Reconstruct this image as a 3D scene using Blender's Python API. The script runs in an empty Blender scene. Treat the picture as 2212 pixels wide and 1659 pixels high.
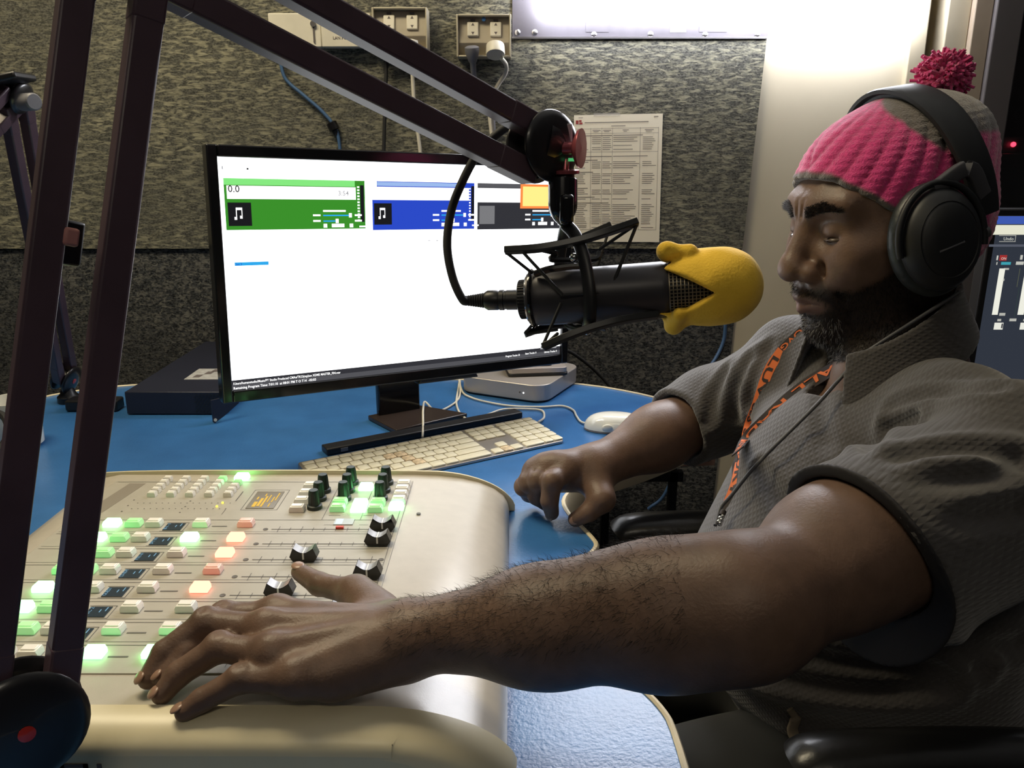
import bpy, math, random
import numpy as np
from mathutils import Matrix, Vector
random.seed(7); rng = np.random.default_rng(7)
scene = bpy.context.scene
COL = scene.collection
R = math.radians
# ------------------------------------------------------------------ camera
FPX, PITCH, ZC = 1760.0, R(16), 1.225
cam_d = bpy.data.cameras.new('camera'); cam = bpy.data.objects.new('camera', cam_d); COL.objects.link(cam)
cam.location = (0, 0, ZC); cam.rotation_euler = (R(90) - PITCH, 0, 0)
cam_d.sensor_fit = 'HORIZONTAL'; cam_d.sensor_width = 36.0; cam_d.lens = 36.0 * FPX / 2212.0; cam_d.clip_start = 0.02
scene.camera = cam
# ------------------------------------------------------------------ world, exposure
scene.view_settings.view_transform = 'Standard'; scene.view_settings.look = 'None'
EXPO = 0.45; scene.view_settings.exposure = EXPO; scene.view_settings.gamma = 1.0; scene.view_settings.use_curve_mapping = False
world = bpy.data.worlds.new('world'); scene.world = world; world.use_nodes = True
world.node_tree.nodes['Background'].inputs[0].default_value = (0.02, 0.021, 0.025, 1)
world.node_tree.nodes['Background'].inputs[1].default_value = 0.3
LAMP_L = 19.0        # radiance of the fluorescent light box on the back wall
SCREEN_L = 2.6       # white of the computer screen
CEIL_W = 18.0         # watts of the warm ceiling lamp
FILL_W = 4.0         # watts of the fill lamp added behind the camera
def area_light(name, loc, rot, sx, sy, watts, color):
    l = bpy.data.lights.new(name, 'AREA'); l.shape = 'RECTANGLE'; l.size = sx; l.size_y = sy; l.energy = watts; l.color = color
    o = bpy.data.objects.new(name, l); COL.objects.link(o); o.location = loc; o.rotation_euler = rot
    return o
area_light('ceiling_lamp_light', (-0.85, 1.10, 2.40), (0, 0, 0), 0.9, 0.35, CEIL_W, (1.0, 0.86, 0.58))

area_light('rear_fill_light', (-0.2, -0.9, 2.40), (0, 0, 0), 0.9, 0.35, FILL_W, (1.0, 0.90, 0.72))  # added fill that lifts the boom rods and the near dark sides

# ------------------------------------------------------------------ pixel helpers (photo is 2212 x 1659)
_cp, _sp = math.cos(PITCH), math.sin(PITCH)
def ray(px, py):
    x = (px - 1106) / FPX; y = -(py - 829.5) / FPX
    return np.array([x, y * _sp + _cp, y * _cp - _sp])
CAM = np.array([0, 0, ZC])
def A(px, py, t): return CAM + ray(px, py) * t               # at distance t along the optical axis
def P(px, py, Y): r = ray(px, py); return CAM + r * (Y / r[1])   # on the upright plane at depth Y
def D(px, py, z): r = ray(px, py); return CAM + r * ((z - ZC) / r[2])   # on the level plane at height z
def nrm(v): v = np.asarray(v, float); return v / np.linalg.norm(v)

# ------------------------------------------------------------------ materials
def mat(name, col, rough=0.5, metal=0.0, var=0.0, vscale=20, bump=0.0, bscale=80, spec=0.5, coat=0.0, sheen=0.0, alpha=1.0, trans=0.0, emit=None, estr=0.0, attr=None, sss=0.0):
    m = bpy.data.materials.new(name); m.use_nodes = True; nt = m.node_tree; b = nt.nodes['Principled BSDF']
    b.inputs['Base Color'].default_value = (*col, 1); b.inputs['Roughness'].default_value = rough; b.inputs['Metallic'].default_value = metal
    b.inputs['Specular IOR Level'].default_value = spec; b.inputs['Coat Weight'].default_value = coat
    b.inputs['Sheen Weight'].default_value = sheen; b.inputs['Transmission Weight'].default_value = trans; b.inputs['Alpha'].default_value = alpha
    if sss: b.inputs['Subsurface Weight'].default_value = sss; b.inputs['Subsurface Radius'].default_value = (0.01, 0.004, 0.002)
    if emit: b.inputs['Emission Color'].default_value = (*emit, 1); b.inputs['Emission Strength'].default_value = estr
    tc = nt.nodes.new('ShaderNodeTexCoord')
    if attr:
        at = nt.nodes.new('ShaderNodeAttribute'); at.attribute_name = attr; src = at.outputs['Color']
    else: src = None
    if var:
        n = nt.nodes.new('ShaderNodeTexNoise'); n.inputs['Scale'].default_value = vscale; n.inputs['Detail'].default_value = 5
        nt.links.new(tc.outputs['Object'], n.inputs['Vector'])
        mr = nt.nodes.new('ShaderNodeMapRange'); mr.inputs['From Min'].default_value = 0.3; mr.inputs['From Max'].default_value = 0.7
        mr.inputs['To Min'].default_value = 1 - var; mr.inputs['To Max'].default_value = 1 + var
        nt.links.new(n.outputs['Fac'], mr.inputs['Value'])
        mx = nt.nodes.new('ShaderNodeMix'); mx.data_type = 'RGBA'; mx.blend_type = 'MULTIPLY'; mx.inputs[0].default_value = 1
        if src: nt.links.new(src, mx.inputs[6])
        else: mx.inputs[6].default_value = (*col, 1)
        nt.links.new(mr.outputs[0], mx.inputs[7]); src = mx.outputs[2]
    if src: nt.links.new(src, b.inputs['Base Color'])
    if bump:
        n = nt.nodes.new('ShaderNodeTexNoise'); n.inputs['Scale'].default_value = bscale; n.inputs['Detail'].default_value = 6
        nt.links.new(tc.outputs['Object'], n.inputs['Vector'])
        bp = nt.nodes.new('ShaderNodeBump'); bp.inputs['Strength'].default_value = bump; bp.inputs['Distance'].default_value = 0.002
        nt.links.new(n.outputs['Fac'], bp.inputs['Height']); nt.links.new(bp.outputs[0], b.inputs['Normal'])
    return m
def emis(name, col, s):
    m = bpy.data.materials.new(name); m.use_nodes = True; nt = m.node_tree; nt.nodes.remove(nt.nodes['Principled BSDF'])
    e = nt.nodes.new('ShaderNodeEmission'); e.inputs[0].default_value = (*col, 1); e.inputs[1].default_value = s / 2 ** EXPO
    nt.links.new(e.outputs[0], nt.nodes['Material Output'].inputs[0]); return m
def carpet(name, c1, c2, c3, streak):
    """needle-felt wall carpet: fine ribs, flecks and rubbed diagonal streaks"""
    m = bpy.data.materials.new(name); m.use_nodes = True; nt = m.node_tree; b = nt.nodes['Principled BSDF']; L = nt.links
    b.inputs['Roughness'].default_value = 1; b.inputs['Specular IOR Level'].default_value = 0.12
    tc = nt.nodes.new('ShaderNodeTexCoord')
    def noise(sx, sy, sz, detail, rot=0, dist=0.0):
        mp = nt.nodes.new('ShaderNodeMapping'); mp.inputs['Scale'].default_value = (sx, sy, sz); mp.inputs['Rotation'].default_value = (0, rot, 0)
        L.new(tc.outputs['Object'], mp.inputs[0]); n = nt.nodes.new('ShaderNodeTexNoise'); n.inputs['Scale'].default_value = 1
        n.inputs['Detail'].default_value = detail; n.inputs['Distortion'].default_value = dist; L.new(mp.outputs[0], n.inputs[0]); return n.outputs['Fac']
    def ramp(src, a, b_):
        r = nt.nodes.new('ShaderNodeMapRange'); r.inputs['From Min'].default_value = a; r.inputs['From Max'].default_value = b_; L.new(src, r.inputs[0]); return r.outputs[0]
    def mix(f, a, b_):
        mx = nt.nodes.new('ShaderNodeMix'); mx.data_type = 'RGBA'; L.new(f, mx.inputs[0])
        for s, v in ((6, a), (7, b_)):
            if isinstance(v, tuple): mx.inputs[s].default_value = (*v, 1)
            else: L.new(v, mx.inputs[s])
        return mx.outputs[2]
    fleck = noise(230, 230, 420, 3, 0, 0.3); rib = noise(60, 60, 620, 2)
    stre = noise(38 * streak, 38, 135, 5, R(30), 1.0); patch = noise(3.5, 3.5, 5, 3)
    c = mix(ramp(fleck, 0.34, 0.66), c1, c2)
    mu = nt.nodes.new('ShaderNodeMath'); mu.operation = 'MULTIPLY'
    L.new(ramp(stre, 0.46, 0.64), mu.inputs[0]); L.new(ramp(patch, 0.15, 0.60), mu.inputs[1])
    c = mix(mu.outputs[0], c, c3)
    mx = nt.nodes.new('ShaderNodeMix'); mx.data_type = 'RGBA'; mx.blend_type = 'MULTIPLY'; mx.inputs[0].default_value = 0.45
    L.new(c, mx.inputs[6]); L.new(ramp(rib, 0.30, 0.55), mx.inputs[7]); L.new(mx.outputs[2], b.inputs['Base Color'])
    bp = nt.nodes.new('ShaderNodeBump'); bp.inputs['Strength'].default_value = 0.35; bp.inputs['Distance'].default_value = 0.002
    L.new(fleck, bp.inputs['Height']); L.new(bp.outputs[0], b.inputs['Normal'])
    return m
M = {}
M['carpet_up'] = carpet('olive_grey_carpet', (0.050, 0.050, 0.048), (0.165, 0.163, 0.138), (0.34, 0.325, 0.24), 1.0)
M['carpet_lo'] = carpet('charcoal_carpet', (0.010, 0.011, 0.014), (0.085, 0.090, 0.100), (0.17, 0.168, 0.16), 2.2)
M['cream_wall'] = mat('cream_paint', (0.62, 0.56, 0.43), 0.55, var=0.04, vscale=6)
M['post'] = mat('cream_post', (0.50, 0.44, 0.32), 0.6, var=0.05)
M['post_shade'] = mat('shaded_post', (0.36, 0.29, 0.22), 0.6, var=0.05)  # same cream post; the shade on its second face is put into the colour
M['frame_grey'] = mat('grey_frame', (0.10, 0.09, 0.095), 0.6)
M['dark_room'] = mat('dark_room_wall', (0.05, 0.006, 0.012), 0.8)  # unlit room and red window reflections put into the wall colour
M['glass'] = mat('window_glass', (0.9, 0.9, 0.9), 0.03, trans=1.0)
M['ceil'] = mat('ceiling_white', (0.62, 0.60, 0.55), 0.9)
M['floor'] = mat('floor_carpet', (0.05, 0.05, 0.055), 1.0, var=0.3, vscale=60, bump=0.4)
M['plate'] = mat('brushed_plate', (0.10, 0.092, 0.110), 0.5, metal=0.0, var=0.25, vscale=9, bump=0.1)
M['screw'] = mat('screw_steel', (0.5, 0.48, 0.5), 0.3, metal=1)
M['lamp'] = emis('lamp_diffuser', (0.93, 0.94, 1.0), LAMP_L)
M['white_plastic'] = mat('white_plastic', (0.74, 0.70, 0.60), 0.4, var=0.06)
M['outlet'] = mat('outlet_plastic', (0.50, 0.45, 0.34), 0.4, var=0.1)
M['outlet_in'] = mat('outlet_inner', (0.40, 0.35, 0.27), 0.45, var=0.1)
M['black'] = mat('black_plastic', (0.012, 0.012, 0.014), 0.4)
M['black_rub'] = mat('black_rubber', (0.014, 0.014, 0.015), 0.7)
M['black_gloss'] = mat('black_gloss', (0.010, 0.010, 0.012), 0.13)
M['grey_pl'] = mat('grey_plastic', (0.16, 0.16, 0.18), 0.45)
M['rod'] = mat('boom_rod', (0.080, 0.048, 0.064), 0.42, var=0.15)
M['blue_cable'] = mat('blue_cable', (0.06, 0.13, 0.27), 0.45)
M['white_cable'] = mat('white_cable', (0.72, 0.68, 0.58), 0.45)
M['paper'] = mat('paper', (0.88, 0.82, 0.68), 0.6)
M['ink'] = mat('ink', (0.13, 0.11, 0.11), 0.7)
M['ink_dim'] = mat('ink_dim', (0.25, 0.22, 0.19), 0.7)
M['ink_red'] = mat('ink_red', (0.35, 0.05, 0.05), 0.6)
M['red'] = mat('red_badge', (0.55, 0.03, 0.02), 0.3, coat=0.6)
M['chrome'] = mat('chrome', (0.7, 0.7, 0.7), 0.15, metal=1)
# ------------------------------------------------------------------ object helpers
WM = {}
def link(name, data, parent=None, mw=None, label=None, cat=None, group=None, kind=None):
    o = bpy.data.objects.new(name, data); COL.objects.link(o)
    mw = Matrix() if mw is None else mw
    o.parent = parent
    if parent is not None: o.matrix_parent_inverse = WM[parent.name].inverted()
    o.matrix_basis = mw; WM[o.name] = mw.copy()
    if label: o['label'] = label
    if cat: o['category'] = cat
    if group: o['group'] = group
    if kind: o['kind'] = kind
    return o
def thing(name, loc, label, cat, group=None): return link(name, None, None, Matrix.Translation(Vector(loc)), label, cat, group)
def frame_m(o, x, y, z):
    m = Matrix(((x[0], y[0], z[0], o[0]), (x[1], y[1], z[1], o[1]), (x[2], y[2], z[2], o[2]), (0, 0, 0, 1))); return m
def basis(axis, hint=(0, 0, 1)):
    z = nrm(axis); x = np.cross(hint, z)
    if np.linalg.norm(x) < 1e-4: x = np.cross((1, 0, 0), z)
    x = nrm(x); return x, np.cross(z, x), z
class MB:
    def __init__(s): s.v = []; s.f = []
    def add(s, vs, fs):
        n = len(s.v); s.v += [tuple(map(float, p)) for p in vs]; s.f += [tuple(i + n for i in f) for f in fs]; return s
    def box(s, c, size, ax=None):
        x, y, z = ax if ax is not None else np.eye(3); x, y, z = (np.asarray(k, float) for k in (x, y, z)); c = np.asarray(c, float)
        h = np.asarray(size, float) / 2; vs = [c + x * h[0] * i + y * h[1] * j + z * h[2] * k for k in (-1, 1) for j in (-1, 1) for i in (-1, 1)]
        return s.add(vs, [(0, 2, 3, 1), (4, 5, 7, 6), (0, 1, 5, 4), (2, 6, 7, 3), (0, 4, 6, 2), (1, 3, 7, 5)])
    def bb(s, x0, x1, y0, y1, z0, z1): return s.box(((x0 + x1) / 2, (y0 + y1) / 2, (z0 + z1) / 2), (x1 - x0, y1 - y0, z1 - z0))
    def prism(s, poly, o, x, y, d):
        """polygon (list of 2d) in plane o + a x + b y, pushed along vector d"""
        o, x, y, d = (np.asarray(k, float) for k in (o, x, y, d)); n = len(poly)
        a = [o + x * p[0] + y * p[1] for p in poly]; b = [p + d for p in a]
        if np.dot(np.cross(x, y), d) < 0: a, b = b, a
        return s.add(a + b, [tuple(range(n))[::-1], tuple(range(n, 2 * n))] + [(i, (i + 1) % n, n + (i + 1) % n, n + i) for i in range(n)])
    def tube(s, pts, r, n=8, cap=True, flat=1.0, hint=(0, 0, 1)):
        pts = [np.asarray(p, float) for p in pts]; m = len(pts); rs = r if hasattr(r, '__len__') else [r] * m
        vs = []; fs = []; px = None
        for i, p in enumerate(pts):
            t = nrm(pts[min(i + 1, m - 1)] - pts[max(i - 1, 0)])
            if px is None: px, py, _ = basis(t, hint)
            else: px = nrm(px - t * np.dot(px, t)); py = np.cross(t, px)
            for k in range(n):
                a = 2 * math.pi * k / n; vs.append(p + px * math.cos(a) * rs[i] + py * math.sin(a) * rs[i] * flat)
        for i in range(m - 1):
            for k in range(n): fs.append((i * n + k, i * n + (k + 1) % n, (i + 1) * n + (k + 1) % n, (i + 1) * n + k))
        if cap: fs += [tuple(range(n))[::-1], tuple(range((m - 1) * n, m * n))]
        return s.add(vs, fs)
    def lathe(s, prof, o, axis, n=24, hint=(0, 0, 1), sx=1.0, sy=1.0):
        """prof: list of (radius, height along axis)"""
        x, y, z = basis(axis, hint); o = np.asarray(o, float); vs = []; fs = []
        for r, h in prof:
            for k in range(n):
                a = 2 * math.pi * k / n; vs.append(o + z * h + x * math.cos(a) * r * sx + y * math.sin(a) * r * sy)
        m = len(prof)
        for i in range(m - 1):
            for k in range(n): fs.append((i * n + k, i * n + (k + 1) % n, (i + 1) * n + (k + 1) % n, (i + 1) * n + k))
        fs += [tuple(range(n))[::-1], tuple(range((m - 1) * n, m * n))]
        return s.add(vs, fs)
    def cyl(s, a, b, r, n=16, r2=None):
        a = np.asarray(a, float); b = np.asarray(b, float); return s.lathe([(r, 0), (r if r2 is None else r2, np.linalg.norm(b - a))], a, b - a, n)
    def quad(s, a, b, c, d): return s.add([a, b, c, d], [(0, 1, 2, 3)])
    def ball(s, c, r, n=12, m=8, ax=None):
        x, y, z = ax if ax is not None else np.eye(3); r = np.asarray(r, float) * np.ones(3); c = np.asarray(c, float); vs = []; fs = []
        for i in range(1, m):
            th = math.pi * i / m
            for k in range(n):
                a = 2 * math.pi * k / n
                vs.append(c + x * r[0] * math.sin(th) * math.cos(a) + y * r[1] * math.sin(th) * math.sin(a) + z * r[2] * math.cos(th))
        vs += [c + z * r[2], c - z * r[2]]; t = len(vs) - 2
        for i in range(m - 2):
            for k in range(n): fs.append((i * n + k, (i + 1) * n + k, (i + 1) * n + (k + 1) % n, i * n + (k + 1) % n))
        for k in range(n): fs.append((t, k, (k + 1) % n)); fs.append((t + 1, (m - 2) * n + (k + 1) % n, (m - 2) * n + k))
        return s.add(vs, fs)
    def mesh(s, name, m, smooth=40):
        me = bpy.data.meshes.new(name); me.from_pydata(s.v, [], s.f); me.materials.append(m)
        if smooth:
            me.shade_smooth(); me.set_sharp_from_angle(angle=R(smooth))
        return me
    def build(s, name, m, parent=None, bevel=0, seg=2, smooth=40, **kw):
        mw = kw.pop('mw', None)
        o = link(name, s.mesh(name, m, smooth), parent, mw, **kw)
        if bevel: bev(o, bevel, seg)
        return o
def bev(o, w, seg=2):
    b = o.modifiers.new('bevel', 'BEVEL'); b.width = w; b.segments = seg; b.limit_method = 'ANGLE'; b.angle_limit = R(35); b.harden_normals = False
def spline(pts, n=8):
    """Catmull-Rom through the points"""
    p = [np.asarray(q, float) for q in pts]; p = [2 * p[0] - p[1]] + p + [2 * p[-1] - p[-2]]; out = []
    for i in range(1, len(p) - 2):
        for k in range(n):
            t = k / n; a, b, c, d = p[i - 1:i + 3]
            out.append(0.5 * (2 * b + (c - a) * t + (2 * a - 5 * b + 4 * c - d) * t * t + (3 * b - a - 3 * c + d) * t ** 3))
    out.append(p[-2]); return out
def chaikin(poly, it=2, closed=True):
    p = [np.asarray(q, float) for q in poly]
    for _ in range(it):
        q = []; n = len(p)
        for i in range(n if closed else n - 1):
            a, b = p[i], p[(i + 1) % n]; q += [a * .75 + b * .25, a * .25 + b * .75]
        p = q if closed else [p[0]] + q + [p[-1]]
    return p
_tc = {}
def text_geo(body, bold=0.0):
    """unit-height letters as (verts Nx2, faces, width)"""
    if body in _tc: return _tc[body]
    c = bpy.data.curves.new('t', 'FONT'); c.body = body; c.size = 1.0; c.resolution_u = 2; c.offset = bold
    o = bpy.data.objects.new('t', c); COL.objects.link(o)
    me = o.to_mesh(); v = np.array([tuple(k.co)[:2] for k in me.vertices]); f = [tuple(p.vertices) for p in me.polygons]
    o.to_mesh_clear(); bpy.data.objects.remove(o); bpy.data.curves.remove(c)
    _tc[body] = (v, f, v[:, 0].max() if len(v) else 0); return _tc[body]
def text_on(mb, body, o, x, y, h, bold=0.0, width=None):
    v, f, w = text_geo(body, bold); o, x, y = (np.asarray(k, float) for k in (o, x, y)); sx = h if width is None else width / w
    mb.add([o + x * p[0] * sx + y * p[1] * h for p in v], f); return mb

# ------------------------------------------------------------------ implicit surfaces (organic shapes)
def rc(p, a, b, ra, rb):
    a = np.asarray(a, np.float32); b = np.asarray(b, np.float32); ab = b - a
    h = np.clip(((p - a) @ ab) / float(ab @ ab), 0, 1).astype(np.float32)
    return np.sqrt((((p - a) - h[:, None] * ab) ** 2).sum(1)) - (ra + h * (rb - ra))
def ell(p, c, r, ax=None):
    q = p - np.asarray(c, np.float32)
    if ax is not None: q = q @ np.array(ax, np.float32).T
    r = np.asarray(r, np.float32); k0 = np.sqrt(((q / r) ** 2).sum(1)); k1 = np.sqrt(((q / (r * r)) ** 2).sum(1)) + 1e-9
    return k0 * (k0 - 1) / k1
def smin(a, b, k): h = np.clip(0.5 + 0.5 * (b - a) / k, 0, 1); return b + (a - b) * h - k * h * (1 - h)
def smax(a, b, k): return -smin(-a, -b, k)
def nets(fn, lo, hi, h):
    """surface nets over the box lo..hi with cell h, evaluated only near the surface"""
    lo = np.asarray(lo, np.float32); B = 12
    nb = np.ceil((np.asarray(hi) - lo) / (h * B)).astype(int); n = nb * B + 1
    ci = np.stack(np.meshgrid(*[np.arange(k) for k in nb], indexing='ij'), -1).reshape(-1, 3)
    cc = lo + (ci + 0.5) * (B * h); dc = fn(cc.astype(np.float32))
    arr = np.ones(n, np.float32)
    near = np.abs(dc) < B * h * 1.35
    for c, dv in zip(ci[~near], dc[~near]):
        if dv < 0: arr[c[0] * B:c[0] * B + B + 1, c[1] * B:c[1] * B + B + 1, c[2] * B:c[2] * B + B + 1] = -1
    g = np.stack(np.meshgrid(*[np.arange(B + 1)] * 3, indexing='ij'), -1).reshape(-1, 3)
    cn = ci[near]
    for s in range(0, len(cn), 120):
        c = cn[s:s + 120]; idx = (c[:, None, :] * B + g[None]).reshape(-1, 3)
        arr[idx[:, 0], idx[:, 1], idx[:, 2]] = fn((lo + idx * h).astype(np.float32))
    ins = arr < 0
    cnt = np.zeros(n - 1, np.int8)
    for i in (0, 1):
        for j in (0, 1):
            for k in (0, 1): cnt += ins[i:n[0] - 1 + i, j:n[1] - 1 + j, k:n[2] - 1 + k]
    act = np.argwhere((cnt > 0) & (cnt < 8))
    vid = -np.ones(n - 1, np.int32); vid[act[:, 0], act[:, 1], act[:, 2]] = np.arange(len(act))
    s = np.zeros((len(act), 3)); w = np.zeros(len(act))
    C8 = [(i, j, k) for i in (0, 1) for j in (0, 1) for k in (0, 1)]
    val = {c: arr[act[:, 0] + c[0], act[:, 1] + c[1], act[:, 2] + c[2]] for c in C8}
    for a in C8:
        for ax in range(3):
            if a[ax]: continue
            b = list(a); b[ax] = 1; b = tuple(b); va, vb = val[a], val[b]; cr = (va < 0) != (vb < 0)
            t = np.where(cr, va / np.where(va == vb, 1, va - vb), 0)
            pt = np.array(a, float)[None] + 0 * s; pt[:, ax] += t
            s += pt * cr[:, None]; w += cr
    verts = lo + (act + s / w[:, None]) * h
    faces = []
    for ax in range(3):
        u, v = (ax + 1) % 3, (ax + 2) % 3
        sl0 = [slice(None)] * 3; sl1 = [slice(None)] * 3; sl0[ax] = slice(0, n[ax] - 1); sl1[ax] = slice(1, n[ax])
        a0 = ins[tuple(sl0)]; a1 = ins[tuple(sl1)]; e = np.argwhere(a0 != a1)
        e = e[(e[:, u] > 0) & (e[:, v] > 0) & (e[:, u] < n[u] - 1) & (e[:, v] < n[v] - 1)]
        fl = a0[e[:, 0], e[:, 1], e[:, 2]]
        def at(du, dv):
            q = e.copy(); q[:, u] -= du; q[:, v] -= dv; return vid[q[:, 0], q[:, 1], q[:, 2]]
        q = np.stack([at(1, 1), at(0, 1), at(0, 0), at(1, 0)], 1)
        q[~fl] = q[~fl][:, ::-1]; q = q[(q >= 0).all(1)]; faces.append(q)
    return verts, np.concatenate(faces)
def smooth_verts(v, f, it=1, lam=0.5):
    for _ in range(it):
        acc = np.zeros_like(v); c = np.zeros(len(v))
        for k in range(4):
            a, b = f[:, k], f[:, (k + 1) % 4]; np.add.at(acc, a, v[b]); np.add.at(c, a, 1)
        v = v + lam * (acc / np.maximum(c, 1)[:, None] - v)
    return v
def np_mesh(name, v, f, m, cols=None):
    me = bpy.data.meshes.new(name); me.vertices.add(len(v)); me.vertices.foreach_set('co', v.astype(np.float32).ravel())
    me.loops.add(f.size); me.loops.foreach_set('vertex_index', f.astype(np.int32).ravel())
    me.polygons.add(len(f)); me.polygons.foreach_set('loop_start', np.arange(0, f.size, f.shape[1], dtype=np.int32))
    me.update(calc_edges=True); me.validate(); me.materials.append(m); me.shade_smooth()
    if cols is not None:
        a = me.color_attributes.new('Col', 'FLOAT_COLOR', 'POINT'); c4 = np.ones((len(v), 4), np.float32); c4[:, :3] = cols; a.data.foreach_set('color', c4.ravel())
    return me
# ------------------------------------------------------------------ the room
WY = 1.92                                   # depth of the back wall
XS = 0.545                                  # where the carpeted wall meets the cream wall
def struct(mb, name, m, parent=None, bevel=0): return mb.build(name, m, parent, bevel, kind='structure')
struct(MB().bb(-2.4, 2.4, -1.9, 3.4, -0.06, 0), 'floor', M['floor'])
struct(MB().bb(-2.4, 2.4, -1.9, 3.4, 2.5, 2.56), 'ceiling', M['ceil'])
struct(MB().bb(-2.46, -2.4, -1.9, 3.4, 0, 2.5), 'wall_left', M['carpet_lo'])
struct(MB().bb(2.4, 2.46, -1.9, 3.4, 0, 2.5), 'wall_right', M['carpet_lo'])
struct(MB().bb(-2.4, 2.4, -1.96, -1.9, 0, 2.5), 'wall_front', M['carpet_lo'])
# back wall: dark lower carpet, an olive carpet panel proud of it above
struct(MB().prism([(-2.4, 0), (0.50, 0), (0.532, 0.72), (0.541, 1.05), (0.60, 2.5), (-2.4, 2.5)], (0, WY + 0.008, 0), (1, 0, 0), (0, 0, 1), (0, 0.06, 0)), 'wall_back', M['carpet_lo'])
up = MB().prism([(-2.4, 1.004), (0.5395, 1.004), (0.557, 1.46), (0.60, 2.5), (-2.4, 2.5)], (0, WY, 0), (1, 0, 0), (0, 0, 1), (0, 0.008, 0))
link('trim_1', up.mesh('carpet_panel', M['carpet_up']), kind='structure', label='olive grey felt carpet panel over the darker wall carpet')
# cream wall to the right, its jamb, then posts and an inner window
struct(MB().prism([(0.50, 0), (0.868, 0), (0.868, 2.5), (0.598, 2.5), (0.54, 1.05), (0.53, 0.72)], (0, WY + 0.012, 0), (1, 0, 0), (0, 0, 1), (0, 0.07, 0)), 'wall_back_cream', M['cream_wall'])
struct(MB().bb(0.868, 0.905, WY - 0.006, WY + 0.12, 0, 2.5), 'trim_2', M['post'], bevel=0.003)
struct(MB().bb(0.905, 0.945, WY + 0.10, WY + 0.14, 0, 2.5), 'dark_gap_strip', M['black'])  # black strip standing in for the shade of the gap beside the jamb
struct(MB().bb(0.940, 0.990, WY - 0.01, WY + 0.14, 0, 2.5), 'trim_4', M['post'], bevel=0.003)
struct(MB().bb(0.990, 1.030, WY - 0.025, WY + 0.14, 0, 2.5), 'trim_5', M['post_shade'], bevel=0.003)
win = struct(MB().bb(1.030, 1.092, WY - 0.035, WY + 0.10, 0.55, 2.2).bb(1.092, 2.39, WY - 0.035, WY + 0.10, 0.55, 0.62).bb(1.092, 2.39, WY - 0.035, WY + 0.10, 2.13, 2.2), 'window_1', M['frame_grey'], bevel=0.004)
MB().bb(1.085, 2.39, WY + 0.03, WY + 0.036, 0.60, 2.15).build('pane', M['glass'], win)
struct(MB().bb(1.03, 2.4, WY, WY + 0.08, 0, 0.55).bb(1.03, 2.4, WY, WY + 0.08, 2.2, 2.5), 'wall_back_window', M['cream_wall'])
struct(MB().bb(0.95, 2.4, 3.3, 3.4, 0, 2.5), 'wall_far', M['dark_room'])
pl_ = P(2188, 312, 2.60)
lt = thing('standby_light', pl_, 'tiny glowing red standby light behind the window glass', 'indicator')
MB().ball(pl_, 0.0075, 10, 8).build('lens', emis('led_red', (1.0, 0.05, 0.10), 3.0), lt)
MB().box(pl_ + np.array([0.03, 0.07, 0]), (0.20, 0.12, 0.05)).build('casing', M['black'], lt, 0.004)
MB().bb(pl_[0] - .05, pl_[0] + .12, pl_[1] + 0.01, pl_[1] + 0.13, 0, pl_[2] - 0.025).build('cabinet_body', M['black'], lt, 0.004)

# ------------------------------------------------------------------ light box on its metal plate
pt = thing('metal_wall_plate', (0.28, WY - 0.004, 1.459), 'scuffed grey metal plate screwed to the carpet wall under the light', 'metal plate')
MB().bb(0.0, 0.557, WY - 0.004, WY, 1.459, 1.95).build('plate', M['plate'], pt, 0.001)
MB().bb(0.0, 0.557, WY - 0.0065, WY - 0.004, 1.459, 1.463).build('folded_edge', M['screw'], pt)
for px, py in ((1118, 70), (1155, 70), (1283, 75), (1405, 74), (1523, 75), (1636, 75)):
    c = P(px, py, WY - 0.004); MB().lathe([(0.0062, 0), (0.0062, 0.0012), (0.003, 0.0034), (0.0012, 0.0034)], c, (0, -1, 0), 14).build('screw', M['screw'], pt)
for px, w in ((1290, 0.05), (1465, 0.035), (1540, 0.06)):
    c = P(px, 66, WY - 0.0045); MB().box(c + np.array([0, 0, 0.012]), (w, 0.001, 0.03)).build('tape_mark', M['white_plastic'] if px == 1465 else M['plate'], pt)
lb = thing('fluorescent_light_box', (0.45, WY - 0.05, 1.50), 'glowing white fluorescent light box at the top of the wall', 'light')
prof = [(0.047, 1.517), (0.051, 1.503), (0.062, 1.494), (0.865, 1.468), (0.865, 1.86), (0.047, 1.86)]
MB().prism(prof, (0, WY - 0.060, 0), (1, 0, 0), (0, 0, 1), (0, 0.048, 0)).build('diffuser', M['lamp'], lb, 0.006, 3)
MB().bb(0.06, 0.85, WY - 0.012, WY - 0.004, 1.52, 1.85).build('back_tray', M['white_plastic'], lb)
# ceiling lamp above the desk, out of frame
cl = thing('ceiling_lamp', (-0.85, 1.10, 2.5), 'warm ceiling lamp over the left end of the desk', 'light')
MB().bb(-1.32, -0.38, 0.91, 1.29, 2.425, 2.5).build('lamp_housing', M['white_plastic'], cl, 0.01)

c2_ = thing('ceiling_lamp', (-0.2, -0.9, 2.5), 'ceiling lamp behind the viewpoint', 'light')  # unseen fixture, made up to carry the added fill light
MB().bb(-0.67, 0.27, -1.09, -0.71, 2.425, 2.5).build('lamp_housing', M['white_plastic'], c2_, 0.01)

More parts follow.
